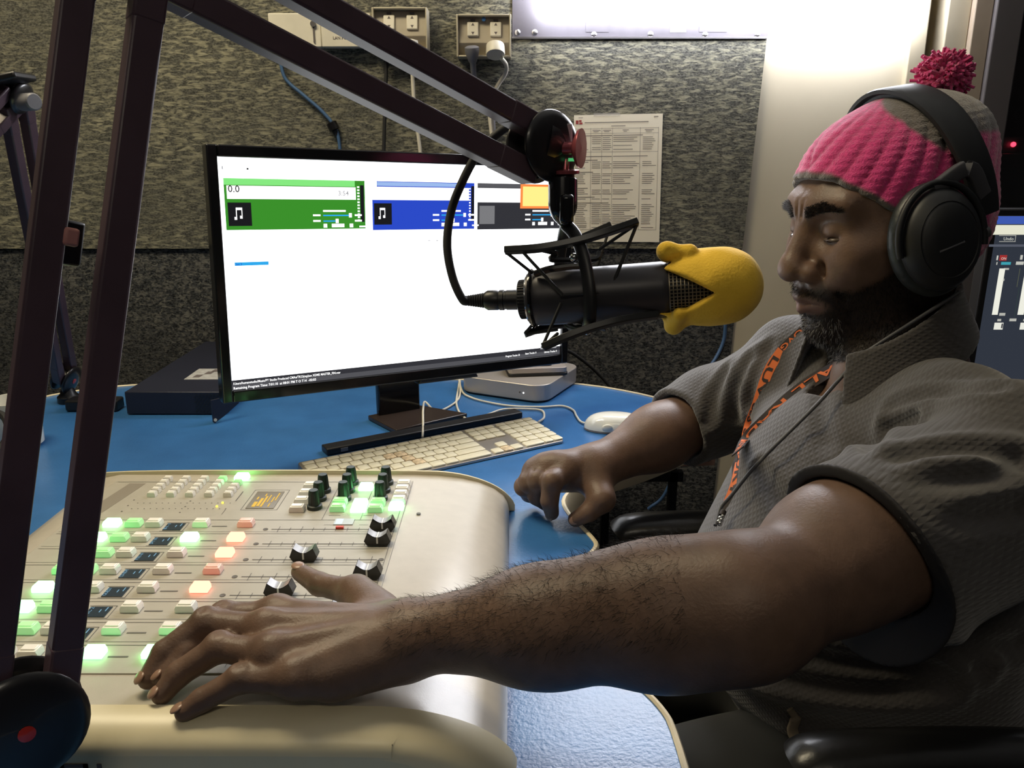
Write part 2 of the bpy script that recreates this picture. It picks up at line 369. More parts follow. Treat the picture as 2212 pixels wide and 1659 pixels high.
# ------------------------------------------------------------------ desk
M['desk'] = mat('blue_laminate', (0.040, 0.150, 0.38), 0.25, var=0.10, vscale=14, bump=0.16, bscale=260, spec=0.45)
M['edge'] = mat('cream_edging', (0.72, 0.62, 0.42), 0.4, var=0.05)
DZ = 0.74
dk = thing('studio_desk', (-0.3, 0.9, 0), 'blue laminate desk with cream edging and a curved operator cut-out', 'desk')
raw = [(-1.15, 0.20), (0.10, 0.20), (0.138, 0.45), (0.140, 0.600), (0.132, 0.632), (0.112, 0.668), (0.088, 0.74), (0.072, 0.872), (0.084, 0.905), (0.107, 0.938), (0.104, 0.962), (0.072, 1.045), (0.072, 1.10), (0.12, 1.17), (0.22, 1.24), (0.34, 1.36), (0.35, 1.50), (0.288, 1.60), (0.139, 1.70), (-0.107, 1.725), (-0.45, 1.725), (-0.812, 1.688), (-0.945, 1.62), (-1.0, 1.50), (-1.15, 1.2)]
out = chaikin(raw, 2)
MB().prism([(p[0], p[1]) for p in out], (0, 0, DZ - 0.032), (1, 0, 0), (0, 1, 0), (0, 0, 0.032)).build('desk_top', M['desk'], dk)
eb = MB(); n = len(out); rows = []
nor = []
for i in range(n):
    t = nrm(np.append(out[(i + 1) % n] - out[i - 1], 0)); nor.append(np.array([t[1], -t[0], 0]))
prof = [(0.0, -0.034), (0.0, 0.0012), (0.002, 0.003), (0.005, 0.0022), (0.007, -0.001), (0.007, -0.034)]
vs = [np.append(out[i], DZ) + nor[i] * (a - 0.001) + np.array([0, 0, b]) for i in range(n) for a, b in prof]
k = len(prof); eb.add(vs, [(i * k + j, ((i + 1) % n) * k + j, ((i + 1) % n) * k + (j + 1) % k, i * k + (j + 1) % k) for i in range(n) for j in range(k)])
eb.build('edging', M['edge'], dk)
for x, y in ((-1.0, 0.32), (-1.0, 1.45), (-0.2, 1.60), (0.02, 0.32)):
    MB().cyl((x, y, 0), (x, y, DZ - 0.032), 0.025).build('leg', M['grey_pl'], dk)

# ------------------------------------------------------------------ outlets and wall cables
def outlet(name, px0, py0, px1, label, left_plug=False):
    a = P(px0, py0, WY - 0.05); b = P(px1, py0, WY - 0.05); w = b[0] - a[0]; h = 0.085; x0, z1 = a[0], a[2]
    t = thing(name, (x0 + w / 2, WY, z1 - h), label, 'power outlet', 'double wall outlets')
    y0 = WY - 0.05
    sh = MB(); T = 0.004
    sh.bb(x0, x0 + T, y0, WY, z1 - h, z1).bb(x0 + w - T, x0 + w, y0, WY, z1 - h, z1).bb(x0 + T, x0 + w - T, y0, WY, z1 - T, z1).bb(x0 + T, x0 + w - T, y0, WY, z1 - h, z1 - h + T)
    sh.build('surround', M['outlet'], t, 0.0015)
    # sloped switch face and a lower overhanging shelf
    f = MB().prism([(y0 + 0.018, z1 - T), (WY - 0.002, z1 - T), (WY - 0.002, z1 - h + T), (y0 + 0.022, z1 - h + T), (y0 + 0.006, z1 - 0.056)], (x0 + T, 0, 0), (0, 1, 0), (0, 0, 1), (w - 2 * T, 0, 0))
    f.build('switch_face', M['outlet_in'], t, 0.001)
    for k, fx in enumerate((0.30, 0.72)):
        cx = x0 + w * fx; c = np.array([cx, y0 + 0.0105, z1 - 0.029]); s = nrm((0, -0.23, -1)); o_ = np.array([0, -1, 0.23]) / 1.026
        sw = MB().box(c, (0.024, 0.030, 0.008), ((1, 0, 0), s, o_)).build('rocker_switch', M['white_plastic'], t, 0.002)
        ar = MB(); up_ = -s
        for sg in (1, -1):
            q = c + o_ * 0.0043 + up_ * sg * 0.0065
            ar.add([q + np.array([-.0035, 0, 0]), q + np.array([.0035, 0, 0]), q + up_ * sg * 0.006], [(0, 1, 2)] if sg > 0 else [(0, 2, 1)])
        ar.build('arrow_mark', M['ink'], sw)
        MB().box(c + up_ * 0.018 + o_ * 0.002, (0.010, 0.004, 0.003), ((1, 0, 0), s, o_)).build('switch_clip', M['ink'], t)
    return t, x0, w, z1, h, y0
o1 = outlet('wall_outlet', 802, 15, 922, 'cream double power outlet beside the network trunking')
o2 = outlet('wall_outlet', 985, 30, 1104, 'cream double power outlet with grey and white plugs, nearest the light')
cz = P(1045, 42, WY - 0.04)
MB().lathe([(0.0045, 0), (0.0045, 0.003), (0.002, 0.004)], cz, (0, -1, 0.2), 12).build('indicator', mat('blue_dot', (0.05, 0.17, 0.45), 0.4), o2[0])
# network trunking between
tr = thing('network_trunking', (-0.42, WY, 1.44), 'cream network trunking plate lettered LAN POINT', 'wall plate')
ya = WY - 0.028
q0, q1, q2 = P(578, 28, ya), P(695, 30, ya), P(800, 32, ya); zb = P(700, 102, ya)[2]
MB().bb(q0[0], q1[0] - 0.004, ya, WY, zb, q0[2]).build('cover_piece', M['white_plastic'], tr, 0.002)
MB().bb(q1[0] - 0.003, q2[0], ya - 0.003, WY, zb, q0[2] - 0.001).build('cover_piece', M['white_plastic'], tr, 0.002)
c = P(677, 52, ya); MB().cyl(c + np.array([0, .002, 0]), c + np.array([0, -0.006, 0]), 0.006).build('latch', M['screw'], tr)
MB().box(c + np.array([0, -.001, -0.02]), (0.003, 0.004, 0.034)).build('hinge_slot', M['ink'], tr)
text_on(MB(), 'LAN POINT', P(719, 85, ya - 0.0036), (1, 0, 0), (0, 0, 1), 0.0085, 0.01).build('lettering', M['ink'], tr, smooth=0)
c = P(588, 93, WY - 0.012); MB().bb(c[0] - .016, c[0] + .020, WY - 0.022, WY, c[2] - 0.011, c[2] + .013).build('socket_box', M['white_plastic'], tr, 0.0015)
MB().bb(c[0] - .004, c[0] + .006, WY - 0.0225, WY - .02, c[2] - 0.006, c[2] + .004).build('socket_hole', M['ink'], tr)
def cable(name, m, pts, r, label, n=10, cat='cable', group=None, seg=8):
    pts = spline(pts, n); t = thing(name, pts[-1], label, cat, group); MB().tube(pts, r, seg).build('cord', m, t, smooth=80); return t
yb = WY - 0.012
lan = cable('network_cable', M['blue_cable'], [P(600, 96, yb), P(606, 135, yb), P(618, 172, yb), P(655, 205, yb), P(690, 235, yb), P(715, 262, yb), P(728, 285, yb), P(735, 330, yb), P(738, 420, yb), P(740, 560, yb), P(745, 720, yb)], 0.0038, 'blue network cable with a dark clip hanging from the trunking')
c0, c1 = P(714, 262, yb), P(724, 282, yb); MB().lathe([(0.008, 0), (0.012, 0.002), (0.012, 0.018), (0.008, 0.020)], c1, c0 - c1, 14).build('cable_clip', M['black_gloss'], lan)
c2 = P(726, 292, yb); MB().cyl(c1, c2, 0.007, 12, 0.005).build('strain_boot', M['black_rub'], lan)
yc = WY - 0.02
kb = cable('power_cord', M['black_rub'], [P(833, 118, yc), P(834, 160, yc), P(832, 220, yc), P(829, 330, yc), P(828, 450, yc), P(826, 700, yc)], 0.0042, 'thin black power cord hanging left of the white cord')
MB().lathe([(0.008, 0), (0.008, 0.012), (0.005, 0.03), (0.004, 0.04)], P(833, 105, yc), (0, 0.05, -1), 12).build('plug', M['black_rub'], kb)
wc = cable('power_cord', M['white_cable'], [P(886, 100, yc - .04), P(889, 130, yc - .01), P(891, 165, yc), P(896, 240, yc), P(908, 330, yc), P(915, 450, yc), P(915, 700, yc)], 0.0042, 'white power cord hanging under the outlet beside the trunking')
MB().lathe([(0.004, 0), (0.016, 0.003), (0.017, 0.010), (0.014, 0.020), (0.005, 0.026)], P(886, 84, yc - .045), (0, 0.05, -1), 16, sy=0.7).build('plug', M['white_plastic'], wc)
gp = cable('power_cord', M['grey_pl'], [P(1023, 152, yc - .028), P(1030, 178, yc - .01), P(1045, 200, yc), P(1062, 235, yc), P(1068, 300, yc), P(1072, 400, yc), P(1072, 700, yc)], 0.0042, 'grey power cord with ribbed plug hanging behind the boom arm')
MB().lathe([(0.010, 0), (0.0155, 0.003), (0.0155, 0.012), (0.0095, 0.03), (0.0065, 0.034), (0.0062, 0.055), (0.0045, 0.058)], P(1019, 99, yc - .044), (0.05, 0.25, -1), 16).build('plug', M['grey_pl'], gp)
wp = cable('power_cord', M['white_cable'], [P(1083, 126, yc - .044), P(1093, 140, yc - .030), P(1092, 158, yc - .01), P(1075, 185, yc), P(1060, 215, yc), P(1058, 250, yc), P(1066, 320, yc), P(1072, 400, yc - .008), P(1076, 700, yc)], 0.0045, 'white power cord curling from the round white plug')
MB().lathe([(0.016, 0), (0.0195, 0.002), (0.0205, 0.020), (0.0195, 0.024), (0.0, 0.0242)], P(1070, 97, yc - .034), (0.02, -0.55, -1), 20).build('plug', M['white_plastic'], wp)
cable('floor_cable', M['black_rub'], [P(1205, 750, 1.80), P(1240, 765, 1.82), P(1290, 805, 1.85), P(1325, 850, 1.86), P(1340, 920, 1.86), P(1345, 1000, 1.87)], 0.004, 'black cable sagging from the monitor down behind the desk')
cable('blue_patch_cable', M['blue_cable'], [P(1568, 690, 1.86), P(1562, 740, 1.86), P(1535, 790, 1.85), P(1500, 820, 1.84), P(1490, 850, 1.84), P(1488, 920, 1.85), P(1440, 1060, 1.86), P(1400, 1100, 1.86)], 0.0042, 'blue cable looping down the wall behind the yellow microphone')
cable('thin_wall_cord', M['black_rub'], [P(1572, 690, 1.88), P(1560, 755, 1.88), P(1525, 800, 1.88), P(1470, 840, 1.88), P(1440, 900, 1.88)], 0.003, 'thin black cord crossing the blue cable by the cream wall')

# ------------------------------------------------------------------ contact list on the wall
pp_ = thing('contact_list', (0.24, WY, 1.02), 'printed contact list sheet taped to the carpet wall', 'paper')
c00, c10, c11, c01 = P(1239, 522, WY - .003), P(1424, 523, WY - .003), P(1432, 245, WY - .003), P(1240, 249, WY - .003)
MB().add([c00, c10, c11, c01] + [p + np.array([0, .0012, 0]) for p in (c00, c10, c11, c01)], [(0, 1, 2, 3), (7, 6, 5, 4), (0, 4, 5, 1), (1, 5, 6, 2), (2, 6, 7, 3), (3, 7, 4, 0)]).build('sheet', M['paper'], pp_, smooth=0)
def pq(u, v): return (c01 * (1 - u) + c11 * u) * (1 - v) + (c00 * (1 - u) + c10 * u) * v + np.array([0, -0.0006, 0])
def pbox(mb, u0, u1, v0, v1): mb.quad(pq(u0, v1), pq(u1, v1), pq(u1, v0), pq(u0, v0))
ink, lin = MB(), MB()
for v in (0.105, 0.143, 0.285, 0.90): pbox(lin, 0.02, 0.955, v - .0012, v + .0012)
for u in (0.02, 0.19, 0.315, 0.435, 0.75, 0.955): pbox(lin, u - .0016, u + .0016, 0.10, 0.90)
pbox(ink, 0.12, 0.84, 0.055, 0.061); pbox(ink, 0.42, 0.58, 0.084, 0.089); pbox(ink, 0.05, 0.10, 0.018, 0.022); pbox(ink, 0.90, 0.95, 0.018, 0.024)
rr = random.Random(3)
for u0, u1 in ((0.21, 0.30), (0.33, 0.42), (0.55, 0.62), (0.80, 0.90)): pbox(ink, u0, u1, 0.116, 0.121); pbox(ink, u0 + .01, u1 - .02, 0.127, 0.131)
heads = {0.156: 0.78, 0.316: 0.84, 0.345: 0.25, 0.438: 0.2, 0.565: 0.14, 0.636: 0.22, 0.682: 0.38, 0.866: 0.13}
for v, w in heads.items():
    pbox(ink, 0.02, 0.02 + min(w, 0.41), v, v + .006)
    if w > 0.5: pbox(ink, 0.445, w, v, v + .005)
for v0, cnt in ((0.172, 7), (0.360, 4), (0.452, 6), (0.580, 3), (0.651, 1), (0.697, 11), (0.88, 1)):
    for i in range(cnt):
        v = v0 + i * 0.0152
        for u0, wm, wx in ((0.025, .08, .14), (0.205, .09, .105), (0.325, .08, .105), (0.445, .12, .30), (0.78, .10, .16)):
            if rr.random() < 0.93: pbox(ink, u0, u0 + rr.uniform(wm, wx), v, v + .0045)
lin.build('table_rules', M['ink_dim'], pp_, smooth=0); ink.build('print', M['ink_dim'], pp_, smooth=0)
lg = MB(); pbox(lg, 0.02, 0.05, 0.04, 0.068); pbox(lg, 0.056, 0.085, 0.038, 0.052); pbox(lg, 0.06, 0.095, 0.056, 0.07); lg.build('logo', M['ink_red'], pp_, smooth=0)
tp = MB(); pbox(tp, 0.22, 0.52, -0.012, 0.012); tp.build('tape', mat('clear_tape', (0.7, 0.68, 0.66), 0.15, alpha=0.35), pp_, smooth=0)
# ------------------------------------------------------------------ mixing console
M['con'] = mat('console_grey', (0.50, 0.455, 0.385), 0.24, var=0.03, vscale=60, bump=0.05, bscale=900)
M['con_panel'] = mat('console_panel', (0.44, 0.41, 0.35), 0.42, var=0.04, vscale=40)
M['cheek'] = mat('cream_cheek', (0.74, 0.66, 0.45), 0.35, var=0.03)
M['line'] = mat('panel_line', (0.12, 0.11, 0.10), 0.6)
M['btn'] = mat('clear_button', (0.95, 0.92, 0.85), 0.30, coat=0.2)
M['btn_in'] = mat('button_insert', (0.70, 0.66, 0.55), 0.4)
M['g_on'] = emis('green_lit', (0.25, 1.0, 0.33), 8.0); M['g_dim'] = mat('green_dim', (0.5, 0.8, 0.45), 0.2, emit=(0.35, 1.0, 0.35), estr=0.22)
M['r_on'] = emis('red_lit', (1.0, 0.26, 0.17), 4.0); M['r_dim'] = mat('red_dim', (0.85, 0.62, 0.55), 0.2, emit=(1.0, 0.3, 0.2), estr=0.10)
M['oled'] = mat('small_display', (0.035, 0.05, 0.065), 0.15); M['oled_t'] = emis('display_text', (0.30, 0.55, 0.72), 0.8)
M['amber'] = emis('amber_text', (1.0, 0.62, 0.12), 0.95); M['lcd'] = mat('lcd_back', (0.20, 0.17, 0.12), 0.25)
M['knob'] = mat('knob_green_black', (0.012, 0.022, 0.018), 0.45)
M['fad_top'] = mat('fader_grey', (0.34, 0.34, 0.35), 0.35, metal=0.3)
CT = 0.795
cn = thing('mixing_console', (-0.28, 0.8, DZ), 'cream and grey broadcast mixing console with lit buttons under the resting hand', 'mixing console')
# section in XZ, swept along Y
sec = [(-0.585, DZ + 0.004), (-0.585, 0.772), (-0.575, 0.784), (-0.560, 0.791), (-0.540, CT), (-0.135, CT), (-0.100, CT - 0.0015), (-0.070, CT - 0.005), (-0.045, CT - 0.011), (-0.025, CT - 0.020), (-0.012, CT - 0.030), (-0.006, CT - 0.040), (-0.004, DZ + 0.004)]
MB().prism(sec, (0, 0.548, 0), (1, 0, 0), (0, 0, 1), (0, 0.50, 0)).build('body', M['con'], cn)
# side cheeks: rounded cream mouldings following the section, slightly proud
def cheek(y0, y1, curve):
    mb = MB(); s2 = [(-0.592, DZ + 0.001), (-0.592, 0.778), (-0.580, 0.792), (-0.55, CT + 0.006), (-0.12, CT + 0.006), (-0.075, CT + 0.002), (-0.04, CT - 0.008), (-0.015, CT - 0.021), (0.0, CT - 0.036), (0.004, CT - 0.045), (0.004, DZ + 0.001)]
    s2 = [tuple(p) for p in [s2[0]] + [q for q in chaikin(s2[1:-1], 2, False)] + [s2[-1]]]
    K = 6; rows = []
    for i in range(K + 1):
        a = math.pi / 2 * i / K; y = y1 + (y0 - y1) * math.sin(a) if not curve else y1 + (y0 - y1) * math.sin(a)
        ins = 0.020 * (1 - math.cos(a)); rows.append((y, ins))
    vs = []; n = len(s2)
    for y, ins in [(y1, 0.0)] + rows[1:]:
        for x, z in s2:
            cx, cz = -0.29, 0.765
            vs.append((x - math.copysign(ins, x - cx) * (abs(x - cx) > 0.2), y, z - (ins if z > DZ + 0.01 else 0)))
    m = len(rows); fs = []
    up = y0 < y1
    for i in range(m - 1):
        for j in range(n - 1):
            q = (i * n + j, i * n + j + 1, (i + 1) * n + j + 1, (i + 1) * n + j); fs.append(q if not up else q[::-1])
    fs.append(tuple(range(n)) if not up else tuple(range(n))[::-1]); fs.append(tuple(range((m - 1) * n, m * n))[::-1] if not up else tuple(range((m - 1) * n, m * n)))
    return mb.add(vs, fs)
ck = cheek(0.519, 0.553, False).build('side_cheek', M['cheek'], cn)
cheek(1.066, 1.046, True).build('side_cheek', M['cheek'], cn)
tx = MB()
for x0, x1, z0, z1 in ((-0.346, -0.3245, 0.7650, 0.7680), (-0.346, -0.3425, 0.748, 0.768), (-0.328, -0.3245, 0.748, 0.768), (-0.346, -0.3245, 0.748, 0.751), (-0.3175, -0.3140, 0.748, 0.768), (-0.366, -0.3535, 0.765, 0.768), (-0.361, -0.3575, 0.748, 0.768)):
    tx.bb(x0, x1, 0.5181, 0.5194, z0 + 0.006, z1 + 0.006)
tx.build('lettering', M['ink'], ck)
# top panel with its printed rules
MB().bb(-0.535, -0.1335, 0.600, 1.022, CT - 0.001, CT + 0.0012).build('panel', M['con_panel'], cn, 0.0006)
PZ = CT + 0.0012
ln = MB()
def rule(x0, x1, y0, y1): ln.quad((x0, y0, PZ + .0003), (x1, y0, PZ + .0003), (x1, y1, PZ + .0003), (x0, y1, PZ + .0003))
rows = [0.883 - 0.0370 * i for i in range(8)]
for i, y in enumerate(rows):
    yy = y + 0.0165
    rule(-0.53, -0.139, yy, yy + 0.0007)
    if i: rule(-0.53, -0.139, yy + 0.0055, yy + 0.006)
    rule(-0.356, -0.338, y - 0.0015, y + 0.0005)                     # printed legend
    rule(-0.413, -0.3865, y + 0.0085, y + 0.0092); rule(-0.413, -0.3865, y - 0.0135, y - 0.0128); rule(-0.3865, -0.3858, y - 0.0135, y + 0.0092)
    rule(-0.283, -0.135 - 0.012, y - 0.0092, y - 0.0078)             # fader slot
    for k in range(10):
        xx = -0.275 + 0.0135 * k; L_ = 0.0075 if k in (0, 2, 9) else 0.0045; rule(xx, xx + 0.0007, y - 0.0085 - L_, y - 0.0085 + L_)
    if i in (2, 3, 4): rule(-0.150, -0.1395, y - .024, y - .0235)
rule(-0.139, -0.1383, 0.605, 1.018); rule(-0.53, -0.1383, 1.0165, 1.0173)
for x0, x1, y0, y1 in ((-0.337, -0.292, 0.928, 0.990),):
    for a in ((x0, x1, y0, y0 + .0006), (x0, x1, y1, y1 + .0006), (x0, x0 + .0006, y0, y1), (x1, x1 + .0006, y0, y1)): rule(*a)
rule(-0.230, -0.2294, 0.900, 1.01); rule(-0.1835, -0.1829, 0.900, 1.01); rule(-0.356, -0.3554, 0.915, 0.93); rule(-0.352, -0.3508, 0.955, 0.985)
for i in range(16):
    for yy in (0.948, 0.931): rule(-0.474 + i * 0.0078, -0.4725 + i * 0.0078, yy, yy + 0.0015)
for yy in (0.957, 0.940, 0.923): rule(-0.483, -0.481, yy, yy + .002); rule(-0.41, -0.408, yy - .003, yy - .001)
for yy in (0.886, 0.912): rule(-0.224, -0.2095, yy, yy + .0006); rule(-0.182, -0.171, yy, yy + .0006)
ln.build('printed_rules', M['line'], cn, smooth=0)
tb = MB(); tb.quad((-0.53, 0.90, PZ + .0002), (-0.508, 0.90, PZ + .0002), (-0.490, 1.012, PZ + .0002), (-0.512, 1.012, PZ + .0002)); tb.build('printed_table', mat('print_grey', (0.27, 0.24, 0.20), 0.5), cn, smooth=0)
sc_ = MB()
for x, y in [(-0.115, 0.92), (-0.115, 0.64), (-0.53, 0.985)] : sc_.lathe([(0.0028, 0), (0.0028, 0.0006), (0.001, 0.0004)], (x, y, CT), (0, 0, 1), 10)
sc_.build('panel_screws', M['line'], cn)
# buttons
def btn_mesh(m, w=0.0185, d=0.0120, h=0.0075):
    mb = MB(); a, b = w / 2, d / 2
    mb.prism([(-a, 0), (a, 0), (a, h * 0.55), (a * 0.82, h), (-a * 0.82, h), (-a, h * 0.55)], (0, -b, 0), (1, 0, 0), (0, 0, 1), (0, d, 0))
    mb.bb(-a * 0.70, a * 0.70, -b * 0.62, b * 0.62, h, h * 1.14)
    me = mb.mesh('button', m); return me
BM = {k: btn_mesh(M[k]) for k in ('btn', 'g_on', 'g_dim', 'r_on', 'r_dim')}
BS = {k: btn_mesh(M[k], 0.0105, 0.0085, 0.006) for k in ('btn', 'g_on', 'g_dim')}
ins_me = MB().bb(-0.0070, 0.0070, -0.0034, 0.0034, 0, 0.0006).mesh('button_insert', M['btn_in'])
def button(x, y, k='btn', small=False, label=None):
    o = link('button', (BS if small else BM)[k], cn, Matrix.Translation((x, y, PZ)), label=label)
    if not small: bev(o, 0.0012)
    return o
for i, y in enumerate(rows):
    c = {'a': 'btn', 'b': 'btn', 'c': 'btn', 'd': 'btn', 'on': 'btn'}
    if i < 5: c['a'] = 'g_on'; c['b'] = 'g_dim'
    if i == 3: c['a'] = 'g_dim'
    if i in (5, 6): c['a'] = 'g_on' if i == 5 else 'g_dim'; c['b'] = 'g_dim'
    if i == 0: c['d'] = 'btn'
    if i == 1 or i == 7: c['d'] = 'g_on'
    c['on'] = {0: 'r_dim', 1: 'r_on', 2: 'r_on', 3: 'r_dim', 4: 'r_on', 7: 'g_on'}.get(i, 'btn')
    for k, x in (('a', -0.475), ('b', -0.449), ('c', -0.425), ('d', -0.369), ('on', -0.316)):
        lit = c[k]; button(x, y + 0.002, lit, label={'g_on': 'glowing green button', 'r_on': 'glowing red button'}.get(lit))
    dp = MB().bb(-0.4105, -0.3895, y - 0.0115, y + 0.0065, PZ - .0002, PZ + 0.0008).build('channel_display', M['oled'], cn)
    tx = MB(); t = ('B1-1', 'SPY IN', 'FTR1-01', 'CD-BDM', 'GUEST', 'MIC 2', 'MIC 1', 'MIC')[i]
    text_on(tx, t, (-0.4065, y - 0.0105, PZ + .0011), (0, 1, 0), (-1, 0, 0), 0.0055, 0.0, 0.0155); 
    tx.v = [(p[0] + 0.0, p[1], p[2]) for p in tx.v]
    tx.add([(-0.3985, y - .004, PZ + .0011), (-0.3975, y - .004, PZ + .0011), (-0.3975, y + .001, PZ + .0011), (-0.3985, y + .001, PZ + .0011)], [(0, 1, 2, 3)])
    tx.add([(-0.3935, y - .002, PZ + .0011), (-0.3925, y - .002, PZ + .0011), (-0.3925, y + .005, PZ + .0011), (-0.3935, y + .005, PZ + .0011)], [(0, 1, 2, 3)])
    tx.build('display_text', M['oled_t'], dp, smooth=0)
for c_ in range(5):
    for r_ in range(5):
        lit = 'g_on' if (c_, r_) == (4, 4) else ('g_dim' if (c_ == 3 and r_ == 4) or (c_ == 4 and r_ == 3) else 'btn')
        button(-0.464 + 0.0245 * c_, 0.971 + 0.0125 * r_ + (0.006 if (c_, r_) == (4, 4) else 0), lit, small=(c_, r_) != (4, 4))
for k in range(4): button(-0.2655, 0.926 + 0.0235 * k, 'btn', False)
button(-0.192, 0.993, 'g_on', label='glowing green button'); button(-0.217, 0.946, 'g_dim'); button(-0.216, 0.928, 'g_dim'); button(-0.190, 0.926, 'g_on', label='glowing green button'); button(-0.1905, 0.942, 'g_on')
button(-0.169, 0.945, 'g_dim'); button(-0.169, 0.926, 'g_dim'); button(-0.144, 0.932, 'g_on', label='glowing green button')
for k in range(4): button(-0.1435, 0.952 + 0.017 * k, 'btn')
# amber display
lc = MB().bb(-0.332, -0.297, 0.932, 0.984, PZ - .0002, PZ + 0.0008).build('amber_display', M['lcd'], cn)
tx = MB()
for (x0, x1, y0, y1) in ((-0.326, -0.3215, 0.936, 0.951), (-0.3205, -0.317, 0.938, 0.962), (-0.3155, -0.313, 0.936, 0.968), (-0.326, -0.324, 0.958, 0.966), (-0.311, -0.3095, 0.950, 0.972), (-0.306, -0.3045, 0.936, 0.946), (-0.3055, -0.304, 0.950, 0.966), (-0.302, -0.3005, 0.955, 0.978), (-0.318, -0.3165, 0.968, 0.976)):
    tx.quad((x0, y0, PZ + .0011), (x1, y0, PZ + .0011), (x1, y1, PZ + .0011), (x0, y1, PZ + .0011))
tx.build('display_text', M['amber'], lc, smooth=0)
for x, y in ((-0.3655, 0.948), (-0.369, 0.937)): MB().ball((x, y, PZ + 0.001), 0.0016, 8, 6).build('meter_led', emis('yellow_led', (1, 0.85, 0.1), 2.0), cn)
wd = MB().bb(-0.213, -0.190, 0.886, 0.902, PZ - .0002, PZ + .0010).build('clock_display', mat('pale_display', (0.45, 0.5, 0.5), 0.2), cn)
MB().bb(-0.211, -0.203, 0.887, 0.901, PZ + .001, PZ + .0013).build('display_bar', emis('pale_glow', (0.85, 0.95, 1.0), 1.1), wd)
MB().bb(-0.2075, -0.1985, 0.8745, 0.8785, PZ, PZ + .003).build('red_marker', mat('red_marker', (0.7, 0.05, 0.02), 0.4), cn)
# knobs
kn = MB().lathe([(0.0094, 0), (0.0094, 0.0045), (0.0072, 0.0055), (0.0062, 0.0225), (0.0054, 0.0245), (0.0, 0.0247)], (0, 0, 0), (0, 0, 1), 24)
for k in range(10):
    a = 2 * math.pi * k / 10; kn.tube([(0.0070 * math.cos(a), 0.0070 * math.sin(a), 0.006), (0.0060 * math.cos(a), 0.0060 * math.sin(a), 0.021)], 0.0007, 5)
kme = kn.mesh('knob', M['knob'])
for x in (-0.246, -0.2145, -0.168):
    for k in range(3): link('knob', kme, cn, Matrix.Translation((x, 0.934 + (0.026 if x > -0.24 else 0) + 0.0255 * k, PZ)))
# faders
fp = [(-0.0115, 0), (-0.0150, 0.0055), (-0.0110, 0.0155)] ; arc = [(-0.0105 + 0.021 * k / 8, 0.0152 - 0.0055 * math.sin(math.pi * k / 8)) for k in range(9)]
fprof = fp + arc[1:-1] + [(0.0110, 0.0155), (0.0150, 0.0055), (0.0115, 0)]
fme = MB().prism(fprof, (0, -0.0065, 0), (1, 0, 0), (0, 0, 1), (0, 0.013, 0)).mesh('fader_cap', M['black_gloss'])
ft = MB(); n_ = len(arc)
tv = [(x, y, z + 0.0005) for y in (-0.0062, 0.0068) for x, z in arc]
ft.add(tv, [(i, i + 1, n_ + i + 1, n_ + i) for i in range(n_ - 1)]); ftm = ft.mesh('fader_top', M['fad_top'])
fl = MB().bb(-0.0007, 0.0007, -0.0070, 0.0068, 0.0090, 0.0109).bb(-0.0009, 0.0009, -0.0071, -0.0064, 0.003, 0.010); flm = fl.mesh('pointer_line', mat('white_line', (0.8, 0.8, 0.8), 0.4))
for i, xx in ((0, -0.1515), (1, -0.1515), (2, -0.2255), (3, -0.1505), (4, -0.232), (5, -0.16), (6, -0.16)):
    o = link('fader', fme, cn, Matrix.Translation((xx, rows[i] - 0.0085, PZ + 0.001)))
    link('fader_top', ftm, o, Matrix.Translation((xx, rows[i] - 0.0085, PZ + 0.001)))
    link('pointer_line', flm, o, Matrix.Translation((xx, rows[i] - 0.0085, PZ + 0.001)))
for i, y in enumerate(rows[:7]):
    for x in (-0.290, -0.1385 - .004): MB().lathe([(0.003, 0), (0.003, 0.0005), (0.0012, 0.0002)], (x, y - 0.0085, PZ), (0, 0, 1), 10).build('slot_screw', M['line'], cn)

# ------------------------------------------------------------------ monitor
ML, MR = np.array([-0.418, 1.14, 0.0]), np.array([0.108, 1.47, 0.0])
mu = nrm(MR - ML); mn = np.array([mu[1], -mu[0], 0]); mw_ = np.linalg.norm(MR - ML)      # mn points to the viewer
mu = nrm(mu + np.array([0, 0, -0.037])); tilt = R(1.5); mv = np.array([-mn[0] * math.sin(tilt), -mn[1] * math.sin(tilt), math.cos(tilt)]); mv = nrm(mv - mu * np.dot(mv, mu)); mnn = np.cross(mu, mv)
mb0 = np.array([ML[0] - 0.006, ML[1], 0.868]); mh = 0.366
def mp(u, v, d=0.0): return mb0 + mu * u * mw_ + mv * v * mh + mnn * d
mo = thing('computer_monitor', (-0.19, 1.40, DZ), 'black framed widescreen monitor showing a white audio playout window', 'monitor')
def mbox(mb, u0, u1, v0, v1, d0, d1):
    vs = [mp(u, v, d) for d in (d0, d1) for v in (v0, v1) for u in (u0, u1)]
    return mb.add(vs, [(0, 2, 3, 1), (4, 5, 7, 6), (0, 1, 5, 4), (2, 6, 7, 3), (0, 4, 6, 2), (1, 3, 7, 5)])
U0, U1, V0, V1 = 0.0235, 0.9765, 0.048, 0.955
fr = MB(); mbox(fr, 0, U0, 0, 1, -0.022, 0.004); mbox(fr, U1, 1, 0, 1, -0.022, 0.004); mbox(fr, U0, U1, V1, 1, -0.022, 0.004); mbox(fr, U0, U1, 0, V0, -0.022, 0.004)
fr.build('bezel', M['black_gloss'], mo, 0.0022, 3)
mbox(MB(), 0.02, 0.98, 0.02, 0.98, -0.04, -0.010).build('back_cover', M['black'], mo, 0.01)
scn = mbox(MB(), U0, U1, V0, V1, -0.009, -0.003).build('screen', emis('screen_white', (0.97, 0.985, 1.0), SCREEN_L), mo, smooth=0)
